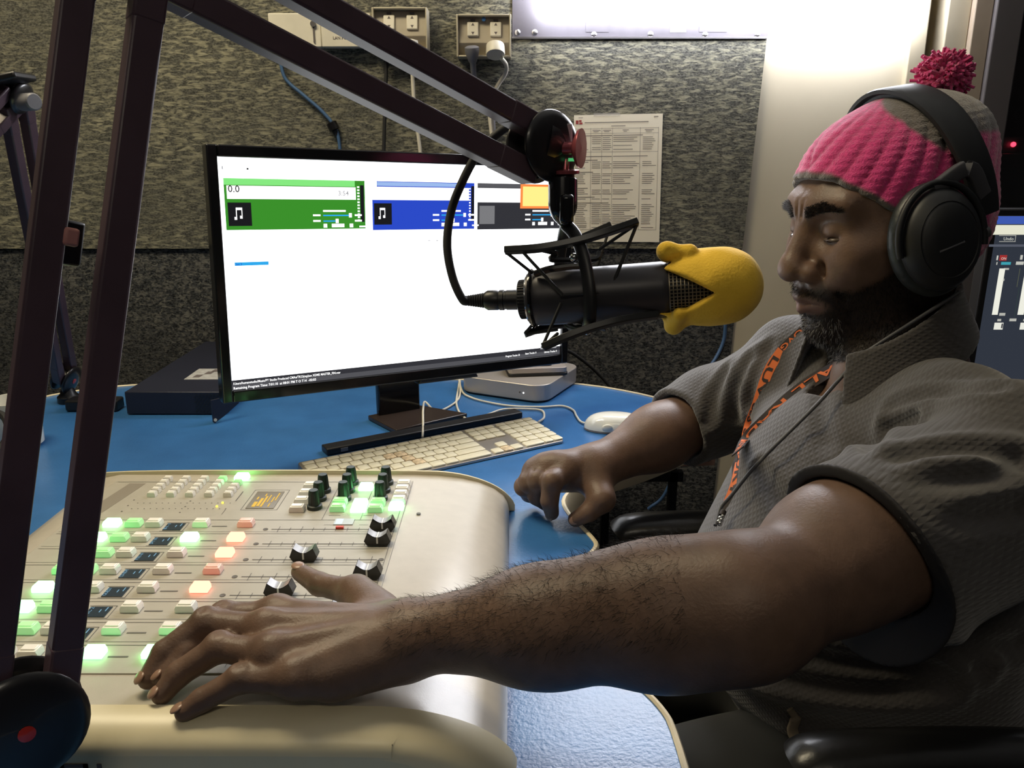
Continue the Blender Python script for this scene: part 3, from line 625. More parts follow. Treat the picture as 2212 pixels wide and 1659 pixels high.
def sq(mb, u0, u1, v0, v1, lay=1):
    """screen rectangle, u,v measured 0..1 from the top left of the lit area"""
    d = -0.003 + 0.00035 * lay; f = lambda u, v: mp(U0 + (U1 - U0) * u, V1 + (V0 - V1) * v, d)
    mb.quad(f(u0, v1), f(u1, v1), f(u1, v0), f(u0, v0))
def stext(mb, s, u, v, h, lay=2, width=None):
    d = -0.003 + 0.00035 * lay; o = mp(U0 + (U1 - U0) * u, V1 + (V0 - V1) * v, d)
    text_on(mb, s, o, mu, mv, h, 0.01, width)
def panel(name, col, *r, lay=1): mb = MB(); sq(mb, *r, lay); mb.build(name, emis('screen_' + name, *col), scn, smooth=0)
G = {k: MB() for k in ('green', 'lgreen', 'white', 'dark', 'blue', 'lblue', 'black', 'grey', 'lgrey', 'orange', 'yellow', 'cyan', 'ink', 'bar')}
panel('player_panel', ((0.045, 0.28, 0.025), 1), 0.012, 0.365, 0.085, 0.300); sq(G['lgreen'], 0.012, 0.338, 0.085, 0.112, 2); sq(G['white'], 0.018, 0.340, 0.115, 0.170, 2)
sq(G['black'], 0.352, 0.362, 0.105, 0.27, 2)
for k in range(12): sq(G['white'], 0.344, 0.350, 0.110 + k * 0.0135, 0.117 + k * 0.0135, 2)
panel('player_panel', ((0.025, 0.07, 0.58), 1), 0.385, 0.690, 0.085, 0.308); sq(G['lblue'], 0.398, 0.64, 0.088, 0.106, 2); sq(G['white'], 0.385, 0.672, 0.110, 0.170, 2); sq(G['white'], 0.385, 0.398, 0.085, 0.112, 2)
sq(G['black'], 0.680, 0.689, 0.10, 0.27, 2)
for k in range(12): sq(G['white'], 0.673, 0.678, 0.110 + k * 0.0135, 0.116 + k * 0.0135, 2)
panel('player_panel', ((0.035, 0.035, 0.042), 1), 0.700, 0.992, 0.085, 0.312); sq(G['grey'], 0.700, 0.865, 0.088, 0.104, 2); sq(G['white'], 0.700, 0.865, 0.108, 0.178, 2)
panel('notice_frame', ((1.0, 0.25, 0.06), 1.1), 0.842, 0.992, 0.085, 0.208, lay=3); panel('notice_box', ((1.0, 0.72, 0.22), 1.25), 0.850, 0.984, 0.097, 0.196, lay=4)
for u, pw in ((0.018, 0.055), (0.389, 0.05)):
    panel('album_icon', ((0.012, 0.012, 0.014), 1), u, u + pw, 0.185, 0.283, lay=3)
    cx = u + pw * 0.45
    sq(G['white'], cx - 0.0065, cx - 0.0045, 0.21, 0.25, 4); sq(G['white'], cx + 0.0065, cx + 0.0085, 0.206, 0.246, 4); sq(G['white'], cx - 0.0065, cx + 0.0085, 0.206, 0.216, 4)
    sq(G['white'], cx - 0.0105, cx - 0.0045, 0.245, 0.257, 4); sq(G['white'], cx + 0.0025, cx + 0.0085, 0.240, 0.252, 4)
panel('album_icon', ((0.2, 0.2, 0.21), 1), 0.706, 0.756, 0.195, 0.285, lay=3)
for u, w in ((0.225, 0.12), (0.56, 0.12), (0.86, 0.115)):
    sq(G['white'], u + w * .22, u + w * .72, 0.204 + .012, 0.212 + .012, 3)
    for j, vv in enumerate((0.237, 0.262)):
        sq(G['cyan'], u + w * .22, u + w * (.85 if j == 0 else .55), vv, vv + 0.006, 3); sq(G['white'], u, u + w * .16, vv - .002, vv + .006, 3); sq(G['white'], u + w * .92, u + w * 1.08, vv - .002, vv + .006, 3)
        k = u + w * (.82 if j == 0 else .52); sq(G['white'], k - .004, k + .004, vv - .007, vv + .012, 4)
    sq(G['white'], u + w * .40, u + w * .68, 0.277, 0.293, 3); sq(G['white'], u + w * .22, u + w * .30, 0.277, 0.294, 3); sq(G['white'], u + w * .80, u + w * .88, 0.277, 0.294, 3); sq(G['white'], u + w * 1.02, u + w * 1.2, 0.287, 0.294, 3)
stext(G['ink'], '0.0', 0.0205, 0.142, 0.0135, 4); stext(G['lgrey'], '3:54', 0.292, 0.152, 0.010, 4)
sq(G['ink'], 0.067, 0.072, 0.042, 0.049, 3); sq(G['lgrey'], 0.010, 0.013, 0.037, 0.05, 3)
panel('list_bar', ((0.03, 0.40, 0.85), 1), 0.026, 0.108, 0.437, 0.452, lay=2); stext(G['blue'], 'Set 3', 0.028, 0.4495, 0.0045, 3)
sq(G['bar'], 0.0, 1.0, 0.955, 1.0); sq(G['dark'], 0.0, 1.0, 0.955, 0.978, 2)
stext(G['white'], '/Users/humanstudio/Music/PY Studio Produced CMAs/TKO(mp)ion XDMS MASTER_FIN.wav', 0.004, 0.975, 0.0052, 4, 0.165)
stext(G['white'], 'Remaining Program Time: 7:01:10  at 08:01 PM T O T H  -02:03', 0.004, 0.996, 0.0052, 4, 0.125)
stext(G['white'], 'Program Tracks: 23', 0.80, 0.985, 0.0045, 4, 0.030); stext(G['white'], 'Start Tracks: 0', 0.87, 0.982, 0.0045, 4, 0.024); stext(G['white'], 'Library Tracks: 0', 0.94, 0.985, 0.0045, 4, 0.028)
sq(G['lgrey'], 0.925, 0.985, 0.945, 0.962, 5)
sq(G['lgrey'], 0.545, 0.552, 0.36, 0.364, 2); sq(G['lgrey'], 0.57, 0.576, 0.36, 0.364, 2); sq(G['cyan'], 0.535, 0.64, 0.4075, 0.4085, 2)
ec = dict(green=((0.045, 0.28, 0.025), 1), lgreen=((0.22, 0.75, 0.20), 1.1), white=((1, 1, 1), 1.6), dark=((0.035, 0.035, 0.042), 1), blue=((0.025, 0.07, 0.58), 1), lblue=((0.34, 0.5, 0.85), 1), black=((0.012, 0.012, 0.014), 1), grey=((0.10, 0.10, 0.11), 1), lgrey=((0.42, 0.42, 0.44), 1), orange=((1.0, 0.25, 0.06), 1.1), yellow=((1.0, 0.72, 0.22), 1.25), cyan=((0.03, 0.40, 0.85), 1), ink=((0.03, 0.03, 0.03), 1), bar=((0.09, 0.09, 0.10), 1))
for k, g in G.items():
    if g.v: g.build({'white': 'light_graphics', 'ink': 'text_graphics'}.get(k, k + '_graphics'), emis('screen_' + k, *ec[k]), scn, smooth=0, kind='stuff')
# stand: neck plate, foot, front bar
nb = D(800, 905, DZ); mc = mp(0.5, 0, -0.03)
cx_ = np.array([-0.235, 1.44, 0])
MB().box((cx_[0] + 0.02, cx_[1] + 0.03, 0.835), (0.085, 0.014, 0.19), (mu, -mn, (0, 0, 1))).build('stand_neck', M['black_gloss'], mo, 0.003)
ft_ = [D(795, 908, DZ), D(856, 940, DZ), D(1010, 903, DZ), D(905, 885, DZ)]
MB().prism([(p[0], p[1]) for p in ft_], (0, 0, DZ + 0.001), (1, 0, 0), (0, 1, 0), (0, 0, 0.009)).build('stand_foot', mat('brown_black', (0.035, 0.025, 0.022), 0.25), mo, 0.002)
MB().prism([(-0.06, 0), (0.06, 0), (0.03, 0.05), (-0.03, 0.05)], mp(0.62, -0.035, -0.02), mu, mv, mn * -0.02).build('menu_button_pod', M['black'], mo, 0.003)
b0, b1 = D(706, 985, DZ), D(1128, 903, DZ)
br = thing('black_bar', (b0 + b1) / 2, 'long flat black bar lying behind the white keyboard', 'bar')
bd = nrm(b1 - b0); MB().box((b0 + b1) / 2 + np.array([0, 0, .0065]) + np.array([-bd[1], bd[0], 0]) * 0.012, (np.linalg.norm(b1 - b0), 0.028, 0.012), (bd, (-bd[1], bd[0], 0), (0, 0, 1))).build('strip', M['black'], br, 0.002)
MB().box(b0 + bd * 0.03 + np.array([bd[1], -bd[0], 0]) * 0.0025 + np.array([0, 0, .0065]), (0.012, 0.001, 0.006), (bd, (-bd[1], bd[0], 0), (0, 0, 1))).build('label_sticker', M['grey_pl'], br)

# ------------------------------------------------------------------ keyboard
kA, kB, kC = D(648, 998, 0.754), D(1139, 901, 0.754), D(1232, 945, 0.746)
kx = nrm((kB - kA) * np.array([1, 1, 0])); ky = np.array([-kx[1], kx[0], 0]); KW, KD = 0.430, 0.118
ko = np.array([kB[0], kB[1], 0]) - kx * KW - ky * KD            # front-left corner
kb_ = thing('keyboard', (ko[0] + .1, ko[1] + .1, DZ), 'white full-size wired keyboard with grimy keys on an aluminium tray', 'keyboard')
M['alu'] = mat('aluminium', (0.52, 0.48, 0.45), 0.32, metal=0.7); M['key'] = mat('cream_key', (0.80, 0.74, 0.56), 0.4, var=0.04, vscale=40)
M['key_dirty'] = mat('grimy_key', (0.68, 0.53, 0.34), 0.45, var=0.35, vscale=160)
def kp(x, y): return ko + kx * x + ky * y
def kz(y): return 0.745 + 0.009 * y / KD
cr = MB(); poly = [(0.004, 0), (KW - 0.004, 0), (KW, 0.004), (KW, KD - 0.004), (KW - 0.004, KD), (0.004, KD), (0, KD - 0.004), (0, 0.004)]
n = len(poly); cr.add([np.append(kp(*p)[:2], DZ + 0.0005) for p in poly] + [np.append(kp(*p)[:2], kz(p[1])) for p in poly], [tuple(range(n))[::-1], tuple(range(n, 2 * n))] + [(i, (i + 1) % n, n + (i + 1) % n, n + i) for i in range(n)])
cr.build('tray', M['alu'], kb_, 0.0008)
_kc = {}
def key(x, y, w, h, dirty=False):
    kk = (round(w, 4), round(h, 4), dirty)
    if kk not in _kc:
        a, b = w / 2 - 0.0009, h / 2 - 0.0009; mb = MB(); c2 = 0.0016
        ring = lambda a, b, z: [(-a + c2, -b, z), (a - c2, -b, z), (a, -b + c2, z), (a, b - c2, z), (a - c2, b, z), (-a + c2, b, z), (-a, b - c2, z), (-a, -b + c2, z)]
        v = ring(a, b, 0) + ring(a, b, 0.0022) + ring(a - .0006, b - .0006, 0.0029)
        mb.add(v, [tuple(range(16, 24))] + [(r * 8 + i, r * 8 + (i + 1) % 8, r * 8 + 8 + (i + 1) % 8, r * 8 + 8 + i) for r in (0, 1) for i in range(8)])
        _kc[kk] = mb.mesh('key', M['key_dirty'] if dirty else M['key'])
    c = kp(x + w / 2, y + h / 2); c[2] = kz(y + h / 2); link('key', _kc[kk], kb_, frame_m(c, kx, nrm(ky + np.array([0, 0, 0.009 / KD])), (0, 0, 1)))
u = 0.0190; y0_ = 0.0035
rowsK = [[1.5, 1.25, 1.25, 5.25, 1.25, 1.25, 1.5 + .25 * 6.6], [2.25] + [1] * 10 + [2.75], [1.75] + [1] * 11 + [2.25], [1.5] + [1] * 12 + [1.5], [1] * 13 + [2], [1.0714] * 14]
rk = random.Random(5)
for r_, row in enumerate(rowsK):
    tot = sum(row); sc = 15.0 / tot; x = 0.0035; yy = y0_ + r_ * 0.0192; hh = 0.0192 if r_ < 5 else 0.0125
    for q, wk in enumerate(row):
        key(x, yy, wk * sc * u, hh, r_ in (1, 2, 3, 4) and 1 <= q <= 10 and rk.random() < 0.13); x += wk * sc * u
x1 = 0.0035 + 15 * u + 0.005
for r_ in (3, 4): 
    for q in range(3): key(x1 + q * u, y0_ + r_ * 0.0192, u, 0.0192)
for q in range(3): key(x1 + q * u, y0_, u, 0.0192, q == 1); key(x1 + q * u, y0_ + 5 * 0.0192, u, 0.0125)
key(x1 + u, y0_ + 0.0192, u, 0.0192)
x2 = x1 + 3 * u + 0.005
for r_ in range(5):
    for q in range(4):
        if r_ == 0 and q == 1: continue
        key(x2 + q * u, y0_ + r_ * 0.0192, u * (2 if r_ == 0 and q == 0 else 1), 0.0192)
for q in range(4): key(x2 + q * u, y0_ + 5 * 0.0192, u, 0.0125)
zc = DZ + 0.003
cable('keyboard_cable', M['white_cable'], [D(913, 945, .752), D(914, 915, zc + .008), D(914, 885, zc + .012), D(918, 868, zc + .004), D(937, 886, zc), D(955, 886, zc), D(985, 868, zc), D(994, 850, zc), D(993, 815, zc + .02)], 0.0021, 'white keyboard cable kinking up behind the keyboard')
cable('extension_cable', M['white_cable'], [D(1163, 912, .750), D(1175, 902, zc), D(1172, 888, zc), D(1150, 884, zc), D(1090, 884, zc), D(1055, 895, zc), D(1020, 906, zc), D(998, 898, zc), D(986, 872, zc), D(990, 840, zc), D(994, 812, zc + .012)], 0.0021, 'white cable looping from the right end of the keyboard')
cable('mouse_cable', M['white_cable'], [D(1275, 916, zc + .002), D(1255, 911, zc), D(1245, 898, zc), D(1238, 886, zc), D(1215, 877, zc), D(1170, 879, zc), D(1105, 877, zc), D(1050, 868, zc), D(1016, 858, zc), D(999, 846, zc + .002), D(990, 815, zc + .02)], 0.0021, 'white mouse cable running past the small computer')
ms = thing('mouse', D(1335, 912, DZ), 'glossy white oval mouse beside the forearm and mini computer', 'mouse')
M['white_gloss'] = mat('white_gloss', (0.80, 0.79, 0.72), 0.12, coat=0.5)
mc_ = D(1330, 914, DZ + 0.012); ma = nrm(np.array([0.98, -0.12, 0]))
def mouse_shell(z0, z1):
    mb = MB(); K, N = 10, 28; ax_ = ma; bx = np.array([-ma[1], ma[0], 0]); vs = []; fs = []
    for i in range(K + 1):
        a = i / K * math.pi / 2
        for k in range(N):
            t = 2 * math.pi * k / N; ct, st = math.cos(t), math.sin(t); r_ = math.cos(a) ** 0.6
            vs.append(np.append((mc_ + ax_ * 0.057 * r_ * math.copysign(abs(ct) ** 0.85, ct) + bx * 0.030 * r_ * math.copysign(abs(st) ** 0.9, st))[:2], z0 + (z1 - z0) * math.sin(a)))
    for i in range(K):
        for k in range(N): fs.append((i * N + k, i * N + (k + 1) % N, (i + 1) * N + (k + 1) % N, (i + 1) * N + k))
    fs.append(tuple(range(N))[::-1]); return mb.add(vs, fs)
mouse_shell(DZ + 0.004, DZ + 0.031).build('shell', M['white_gloss'], ms, smooth=80)
mouse_shell(DZ + 0.001, DZ + 0.012).build('base', M['grey_pl'], ms, smooth=80)
MB().ball(D(1312, 925, DZ + .013), (0.010, 0.003, 0.007), 14, 8).build('side_button', M['white_plastic'], ms)

# ------------------------------------------------------------------ small computer and drives
def rrect(w, h, r, n=6):
    out = []
    for cx, cy, a0 in ((w / 2 - r, h / 2 - r, 0), (-w / 2 + r, h / 2 - r, 90), (-w / 2 + r, -h / 2 + r, 180), (w / 2 - r, -h / 2 + r, 270)):
        for k in range(n + 1): a = R(a0 + 90 * k / n); out.append((cx + r * math.cos(a), cy + r * math.sin(a)))
    return out
mcx = np.array([0.019, 1.672, 0]); mx_ = nrm(np.array([0.90, -0.435, 0])); my_ = np.array([-mx_[1], mx_[0], 0])
mm = thing('mini_computer', (mcx[0], mcx[1], DZ), 'squat silver mini computer with rounded corners under the monitor corner', 'computer')
MB().prism(rrect(0.188, 0.188, 0.03), mcx + np.array([0, 0, DZ + 0.001]), mx_, my_, (0, 0, 0.004)).build('foot', M['black'], mm)
MB().prism(rrect(0.197, 0.197, 0.034), mcx + np.array([0, 0, DZ + 0.004]), mx_, my_, (0, 0, 0.033)).build('casing', mat('silver_case', (0.50, 0.46, 0.43), 0.38, metal=0.55), mm, 0.0015)
MB().ball(mcx + mx_ * 0.052 - my_ * 0.0985 + np.array([0, 0, DZ + 0.019]), 0.0016, 8, 6).build('power_led', emis('white_led', (1, 1, 1), 3), mm)
MB().ball(mcx + mx_ * 0.044 - my_ * 0.0985 + np.array([0, 0, DZ + 0.0195]), (0.002, 0.001, 0.002), 8, 6).build('sensor', M['ink'], mm)
dx_ = nrm(np.array([0.955, 0.13, 0])); dy_ = np.array([-dx_[1], dx_[0], 0]); zt = DZ + 0.0372
M['silver'] = mat('silver_plastic', (0.50, 0.45, 0.42), 0.35, metal=0.4)
for k, (w, d_, h, off, lab) in enumerate(((0.125, 0.082, 0.017, (0.030, -0.012), 'silver and black portable drive on the mini computer'), (0.098, 0.070, 0.012, (0.012, -0.004), 'smaller silver portable drive on top of the other drive'))):
    t = thing('portable_drive', mcx + np.array([0, 0, zt]), lab, 'hard drive', 'portable drives'); c = mcx + np.array([off[0], off[1], zt])
    MB().prism(rrect(w, d_, 0.008, 4), c, dx_, dy_, (0, 0, h * 0.35)).build('base', M['black'], t, 0.001)
    MB().prism(rrect(w - .003, d_ - .003, 0.008, 4), c + np.array([0, 0, h * 0.35]), dx_, dy_, (0, 0, h * 0.65)).build('lid', M['silver'], t, 0.001); zt += h + 0.0004

# ------------------------------------------------------------------ rack unit on the desk
rk_ = thing('rack_unit', (-0.64, 1.6, DZ), 'dark blue rack-mount unit with vented side and white label', 'rack unit')
M['navy'] = mat('navy_steel', (0.020, 0.023, 0.042), 0.42, metal=0.2, var=0.06)
MB().bb(-0.733, -0.545, 1.476, 1.90, DZ + 0.002, DZ + 0.046).build('case', M['navy'], rk_, 0.0015)
MB().prism([(-0.003, 0.004), (-0.003, 0.046), (0.052, 0.046), (0.052, 0.028), (0.02, 0.010), (0.0, 0.001)], (-0.548, 1.425, DZ), nrm((0.8, 0.9, 0)), (0, 0, 1), nrm((-0.9, 0.8, 0)) * 0.003).build('rack_ear', M['navy'], rk_, 0.0006)
MB().lathe([(0.003, 0), (0.003, 0.001)], (-0.546, 1.4235, DZ + 0.008), (0.6, -0.8, 0), 10).build('ear_hole', M['white_plastic'], rk_)
vm = MB().lathe([(0.0021, 0), (0.0021, 0.0006)], (0, 0, 0), (0, -1, 0), 6).mesh('vent_hole', M['black'])
for j in range(8):
    for i in range(7): link('vent_hole', vm, rk_, Matrix.Translation((-0.600 + i * 0.0066 + (j % 2) * 0.0033, 1.476, DZ + 0.007 + j * 0.0047)))
lbz = DZ + 0.0462
a, b, c, d_ = D(397, 820, lbz), D(480, 820, lbz), D(480, 797, lbz), D(430, 797, lbz)
MB().prism([(p[0], p[1]) for p in (a, b, c, d_)], (0, 0, lbz), (1, 0, 0), (0, 1, 0), (0, 0, 0.0005)).build('label_sticker', mat('label_grey', (0.42, 0.42, 0.42), 0.5, var=0.2, vscale=90), rk_)
li = MB()
for px, py in ((415, 815), (440, 808), (470, 812), (455, 803)):
    q = D(px, py, lbz + .0008); li.quad(q, q + np.array([.014, 0, 0]), q + np.array([.016, .02, 0]), q + np.array([.002, .02, 0]))
li.build('label_print', M['ink'], rk_, smooth=0)

# ------------------------------------------------------------------ odds and ends at the left edge
wm_ = thing('white_mug', D(35, 962, DZ), 'white mug at the far left behind the front boom arm', 'mug')
c = D(42, 962, DZ); prof = [(0.034, 0), (0.039, 0.004), (0.040, 0.05), (0.040, 0.082), (0.037, 0.082), (0.036, 0.008), (0.0, 0.006)]
MB().lathe(prof, c + np.array([0, 0, 0.001]), (0, 0, 1), 28).build('cup', M['white_gloss'], wm_)
MB().tube(spline([c + np.array(p) for p in ((-0.038, 0, 0.066), (-0.062, 0, 0.064), (-0.066, 0, 0.04), (-0.055, 0, 0.022), (-0.038, 0, 0.018))], 5), 0.005, 8).build('handle', M['white_gloss'], wm_)
bh = thing('black_headset', D(0, 1010, DZ), 'black headset lying at the left edge of the desk', 'headphones')
c = D(-42, 1022, DZ)
MB().lathe([(0.02, 0), (0.038, 0.004), (0.042, 0.018), (0.036, 0.034), (0.02, 0.036)], c + np.array([0, 0, 0.002]), (0.1, 0, 1), 24).build('ear_cup', M['black'], bh)
MB().tube(spline([c + np.array(p) for p in ((0.03, 0, 0.03), (0.035, 0.03, 0.055), (0.0, 0.07, 0.075), (-0.07, 0.08, 0.06), (-0.10, 0.05, 0.02))], 6), 0.006, 8).build('headband', M['black_rub'], bh)
MB().tube(spline([c + np.array(p) for p in ((0.025, -0.03, 0.02), (0.045, -0.02, 0.03), (0.04, 0.015, 0.015), (0.01, 0.0, 0.042))], 6), 0.002, 6).build('cord', M['grey_pl'], bh)
yb_ = thing('yellow_label_box', D(-10, 1090, DZ), 'black box with a yellow label at the left edge below the headset', 'box')
c = D(-18, 1112, DZ)
MB().box(c + np.array([-0.03, 0.02, 0.03]), (0.10, 0.075, 0.058)).build('carton', M['black'], yb_, 0.002)
MB().box(c + np.array([-0.02, 0.02 - 0.0382, 0.032]), (0.07, 0.001, 0.03)).build('label_sticker', mat('yellow_label', (0.62, 0.42, 0.12), 0.5, var=0.3, vscale=120), yb_)
# ------------------------------------------------------------------ boom arms
M['disc'] = mat('joint_cap', (0.016, 0.015, 0.017), 0.3, coat=0.2)
def boom(name, base, elbow, tip, label, foot_z, dscale=1.0, gap=0.042, sq_=0.020, flip=1, tipdisc=True, tipoff=None):
    base, elbow, tip = (np.asarray(k, float) for k in (base, elbow, tip)); nn = nrm(np.cross(elbow - base, tip - elbow))
    if np.dot(nn, CAM - elbow) < 0: nn = -nn
    t = thing(name, (base[0], base[1], foot_z), label, 'boom arm', 'boom arms on the desk')
    for a, b in ((base, elbow), (elbow, tip if tipoff is None else tip + tipoff)):
        dr = nrm(b - a); pr = np.cross(nn, dr)
        for s in (-1, 1):
            o = pr * s * gap / 2; L = np.linalg.norm(b - a)
            MB().box((a + b) / 2 + o, (L - 0.02, sq_, sq_), (dr, pr, nn)).build('rod', M['rod'], t, 0.0022)
            MB().box(a + o + dr * 0.03, (0.045, sq_ + 0.0008, sq_ + 0.0008), (dr, pr, nn)).build('rod_sleeve', M['rod'], t, 0.002)
            MB().box(b + o - dr * 0.03, (0.045, sq_ + 0.0008, sq_ + 0.0008), (dr, pr, nn)).build('rod_sleeve', M['rod'], t, 0.002)
    for c in (base, elbow, tip) if tipdisc else (base, elbow):
        r = 0.033 * dscale * (1.22 if c is base else 1.0)
        for s in (1, -1):
            MB().lathe([(r * 0.97, 0), (r, 0.0015), (r * 0.97, 0.0035), (r * 0.8, 0.0058), (r * 0.45, 0.0076), (0, 0.0082)], c + nn * s * (sq_ / 2 + 0.002), nn * s, 36).build('joint_cap', M['disc'], t, smooth=60)
        MB().lathe([(r * 0.5, -sq_ / 2 - .002), (r * 0.5, sq_ / 2 + .002)], c, nn, 24).build('joint_hub', M['black'], t)
        bx, by, _ = basis(nn)
        MB().lathe([(0.0055, 0), (0.0055, 0.0012), (0.003, 0.0018), (0, 0.0019)], c + nn * (sq_ / 2 + 0.0094), nn, 16).build('maker_badge', M['red'], t)
    # post and desk clamp under the base
    MB().lathe([(0.021, 0), (0.021, 0.012), (0.015, 0.018), (0.011, 0.03), (0.011, base[2] - foot_z - 0.02), (0.014, base[2] - foot_z - 0.005)], (base[0], base[1], foot_z), (0, 0, 1), 20).build('post', M['black'], t)
    return t, nn
ba = A(48, 1556, 0.56); el = A(262, -150, 0.53); ti = A(1172, 318, 0.770)
arm1, n1 = boom('boom_arm', ba, el, ti, 'black two-rod boom arm reaching over the monitor to the yellow-capped microphone', DZ, 1.0, tipoff=A(1172, 336, 0.770) - ti)
c = A(152, 512, 0.530); MB().box(A(118, 520, 0.545), (0.026, 0.026, 0.030), basis(el - ba)).build('cable_clip', M['black'], arm1, 0.002); MB().box(c, (0.006, 0.010, 0.012), basis(el - ba)).build('cable_tie', mat('pink_tie', (0.5, 0.22, 0.20), 0.6), arm1, 0.002)
ba2 = D(150, 868, DZ) + np.array([0.0, 0.0, 0.05]); el2 = A(30, 205, 1.18); ti2 = A(-260, 520, 1.05)
arm2, n2 = boom('boom_arm', ba2, el2, ti2, 'black boom arm folded up against the wall at the far left', DZ, 0.72, 0.036, 0.017)
c = A(68, 220, 1.14); MB().lathe([(0.010, 0), (0.012, 0.002), (0.012, 0.028), (0.010, 0.030), (0, 0.030)], c + np.array([-.02, .012, 0]), (0.85, -0.5, 0), 20).build('clamp_knob', M['grey_pl'], arm2)
c = A(20, 172, 1.15); MB().box(c, (0.055, 0.05, 0.010), basis((-0.2, 0, 1))).build('elbow_cover', M['black'], arm2, 0.003)
c = D(205, 872, DZ + .012); MB().box(c, (0.10, 0.035, 0.022)).build('desk_clamp', M['black'], arm2, 0.004)
# shared microphone frame
m0, m1 = A(1143, 646, 0.795), A(1640, 612, 0.755)
ma_ = nrm(m1 - m0); mside = nrm(np.cross(ma_, (0, 0, 1))); mup = np.cross(mside, ma_)      # mside points to the camera
def mq(a, s, u_): return m0 + ma_ * a + mside * s + mup * u_
ML_ = np.linalg.norm(m1 - m0)
mi = thing('microphone', mq(0.08, 0, -0.027), 'dark grey broadcast microphone in the shock mount', 'microphone')
M['mic'] = mat('mic_grey', (0.050, 0.047, 0.052), 0.38, metal=0.25, var=0.06)
MB().lathe([(0.012, -0.002), (0.0245, 0.0), (0.0262, 0.006), (0.0265, 0.012), (0.0268, 0.128), (0.0255, 0.132), (0.0245, 0.134)], m0, ma_, 48).build('body', M['mic'], mi, smooth=35)
MB().lathe([(0.0165, -0.001), (0.0185, -0.002), (0.0185, -0.009), (0.016, -0.010), (0.010, -0.010)], m0, ma_, 40).build('base_ring', M['black'], mi)
rg = MB()
for k in range(40):
    a = 2 * math.pi * k / 40; c = m0 + mside * math.cos(a) * 0.0186 + mup * math.sin(a) * 0.0186; rg.tube([c - ma_ * 0.0085, c - ma_ * 0.0025], 0.0007, 5)
rg.build('knurling', M['black_rub'], mi)
MB().lathe([(0.0200, -0.0012), (0.0222, -0.0016), (0.0222, -0.0004)], m0, ma_, 40).build('silver_ring', M['chrome'], mi)
M['basket'] = mat('brass_mesh', (0.34, 0.29, 0.20), 0.4, metal=0.8)
MB().lathe([(0.0235, 0.133), (0.0235, 0.172), (0.019, 0.19), (0.0, 0.197)], m0, ma_, 32).build('capsule', M['black'], mi)
gr = MB()
for j in range(14):
    a0 = 0.1345 + j * 0.0034; pts = [m0 + ma_ * a0 + mside * math.cos(t) * 0.0248 + mup * math.sin(t) * 0.0248 for t in np.linspace(0, 2 * math.pi, 49)]; gr.tube(pts, 0.0006, 5)
for k in range(48):
    t = 2 * math.pi * k / 48; d_ = mside * math.cos(t) * 0.0248 + mup * math.sin(t) * 0.0248; gr.tube([m0 + ma_ * 0.134 + d_, m0 + ma_ * 0.18 + d_], 0.0006, 5)
gr.build('grille', M['basket'], mi)
# torn yellow foam windscreen
M['foam'] = mat('yellow_foam', (1.0, 0.63, 0.06), 0.85, var=0.05, vscale=25, bump=0.3, bscale=420, sheen=0.2, spec=0.15)
wf = thing('foam_windscreen', mq(0.17, 0, -0.035), 'torn yellow foam windscreen over the microphone head', 'windscreen')
fs_, fe = 0.138, ML_ + 0.004
def foam(p):
    q = p - m0.astype(np.float32); a = q @ ma_.astype(np.float32); s = q @ mside.astype(np.float32); w = q @ mup.astype(np.float32); r = np.sqrt(s * s + w * w); ang = np.arctan2(w, s)   # 0 = towards camera, + = up
    x = np.clip((a - fs_) / (fe - fs_), -0.6, 1.2)
    xe = np.clip((x - 0.40) / 0.60, 0, 1); Rr = np.where(x < 0.40, np.interp(x, [-0.6, -0.15, 0.0, 0.12, 0.25, 0.40], [0.0275, 0.0285, 0.0308, 0.0336, 0.0358, 0.0368]), 0.0368 * (1 - xe ** 2.7) ** 0.5)
    d = (r - Rr) * 0.8; d = np.maximum(d, a - fe)
    d = np.maximum(d, -(np.maximum(r - 0.0258, a - (fe - 0.03))))
    tear = 0.004 * np.sin(ang * 5 + 1) + 0.003 * np.sin(ang * 11)
    start = fs_ - 0.004 + tear
    # big V tear facing the camera, slightly below centre
    start = np.maximum(start, fs_ + 0.036 - np.abs(ang + 0.02) * 0.050)
    start = np.where(ang < -0.75, fs_ - 0.012 + tear, start)
    d = smax(d, (start - a) * 0.7, 0.003)
    k1 = m0 + ma_ * (fs_ - 0.004) + mup * 0.0365 + mside * 0.006; k2 = m0 + ma_ * (fs_ + 0.016) + mup * 0.034 + mside * 0.008; k3 = m0 + ma_ * (fs_ + 0.002) + mup * 0.0385 + mside * 0.012
    lump = smin(ell(p, k1, (0.0100, 0.0095, 0.0098)), rc(p, k1, k2, 0.0050, 0.0085), 0.006); lump = smax(lump, -ell(p, k3 + ma_ * -0.004 + mside * 0.006, (0.0045, 0.004, 0.0045)), 0.002)
    d = smin(d, lump, 0.003)
    fl = rc(p, m0 + ma_ * (fs_ - 0.002) - mup * 0.034 + mside * 0.004, m0 + ma_ * (fs_ + 0.004) - mup * 0.020 + mside * 0.024, 0.0085, 0.0065)
    fl = smin(fl, rc(p, m0 + ma_ * (fs_ - 0.001) - mup * 0.037 + mside * 0.000, m0 + ma_ * (fs_ + 0.008) - mup * 0.030 + mside * 0.008, 0.0065, 0.006), 0.004)
    d = smin(d, fl, 0.004)
    return d + 0.0005 * np.sin(p[:, 0] * 160) * np.sin(p[:, 1] * 170) * np.sin(p[:, 2] * 150)
ctr = m0 + ma_ * (fs_ + fe) / 2
v, f = nets(foam, ctr - 0.068, ctr + 0.068, 0.0014); v = smooth_verts(v, f, 1)
link('foam', np_mesh('foam', v, f, M['foam']), wf)
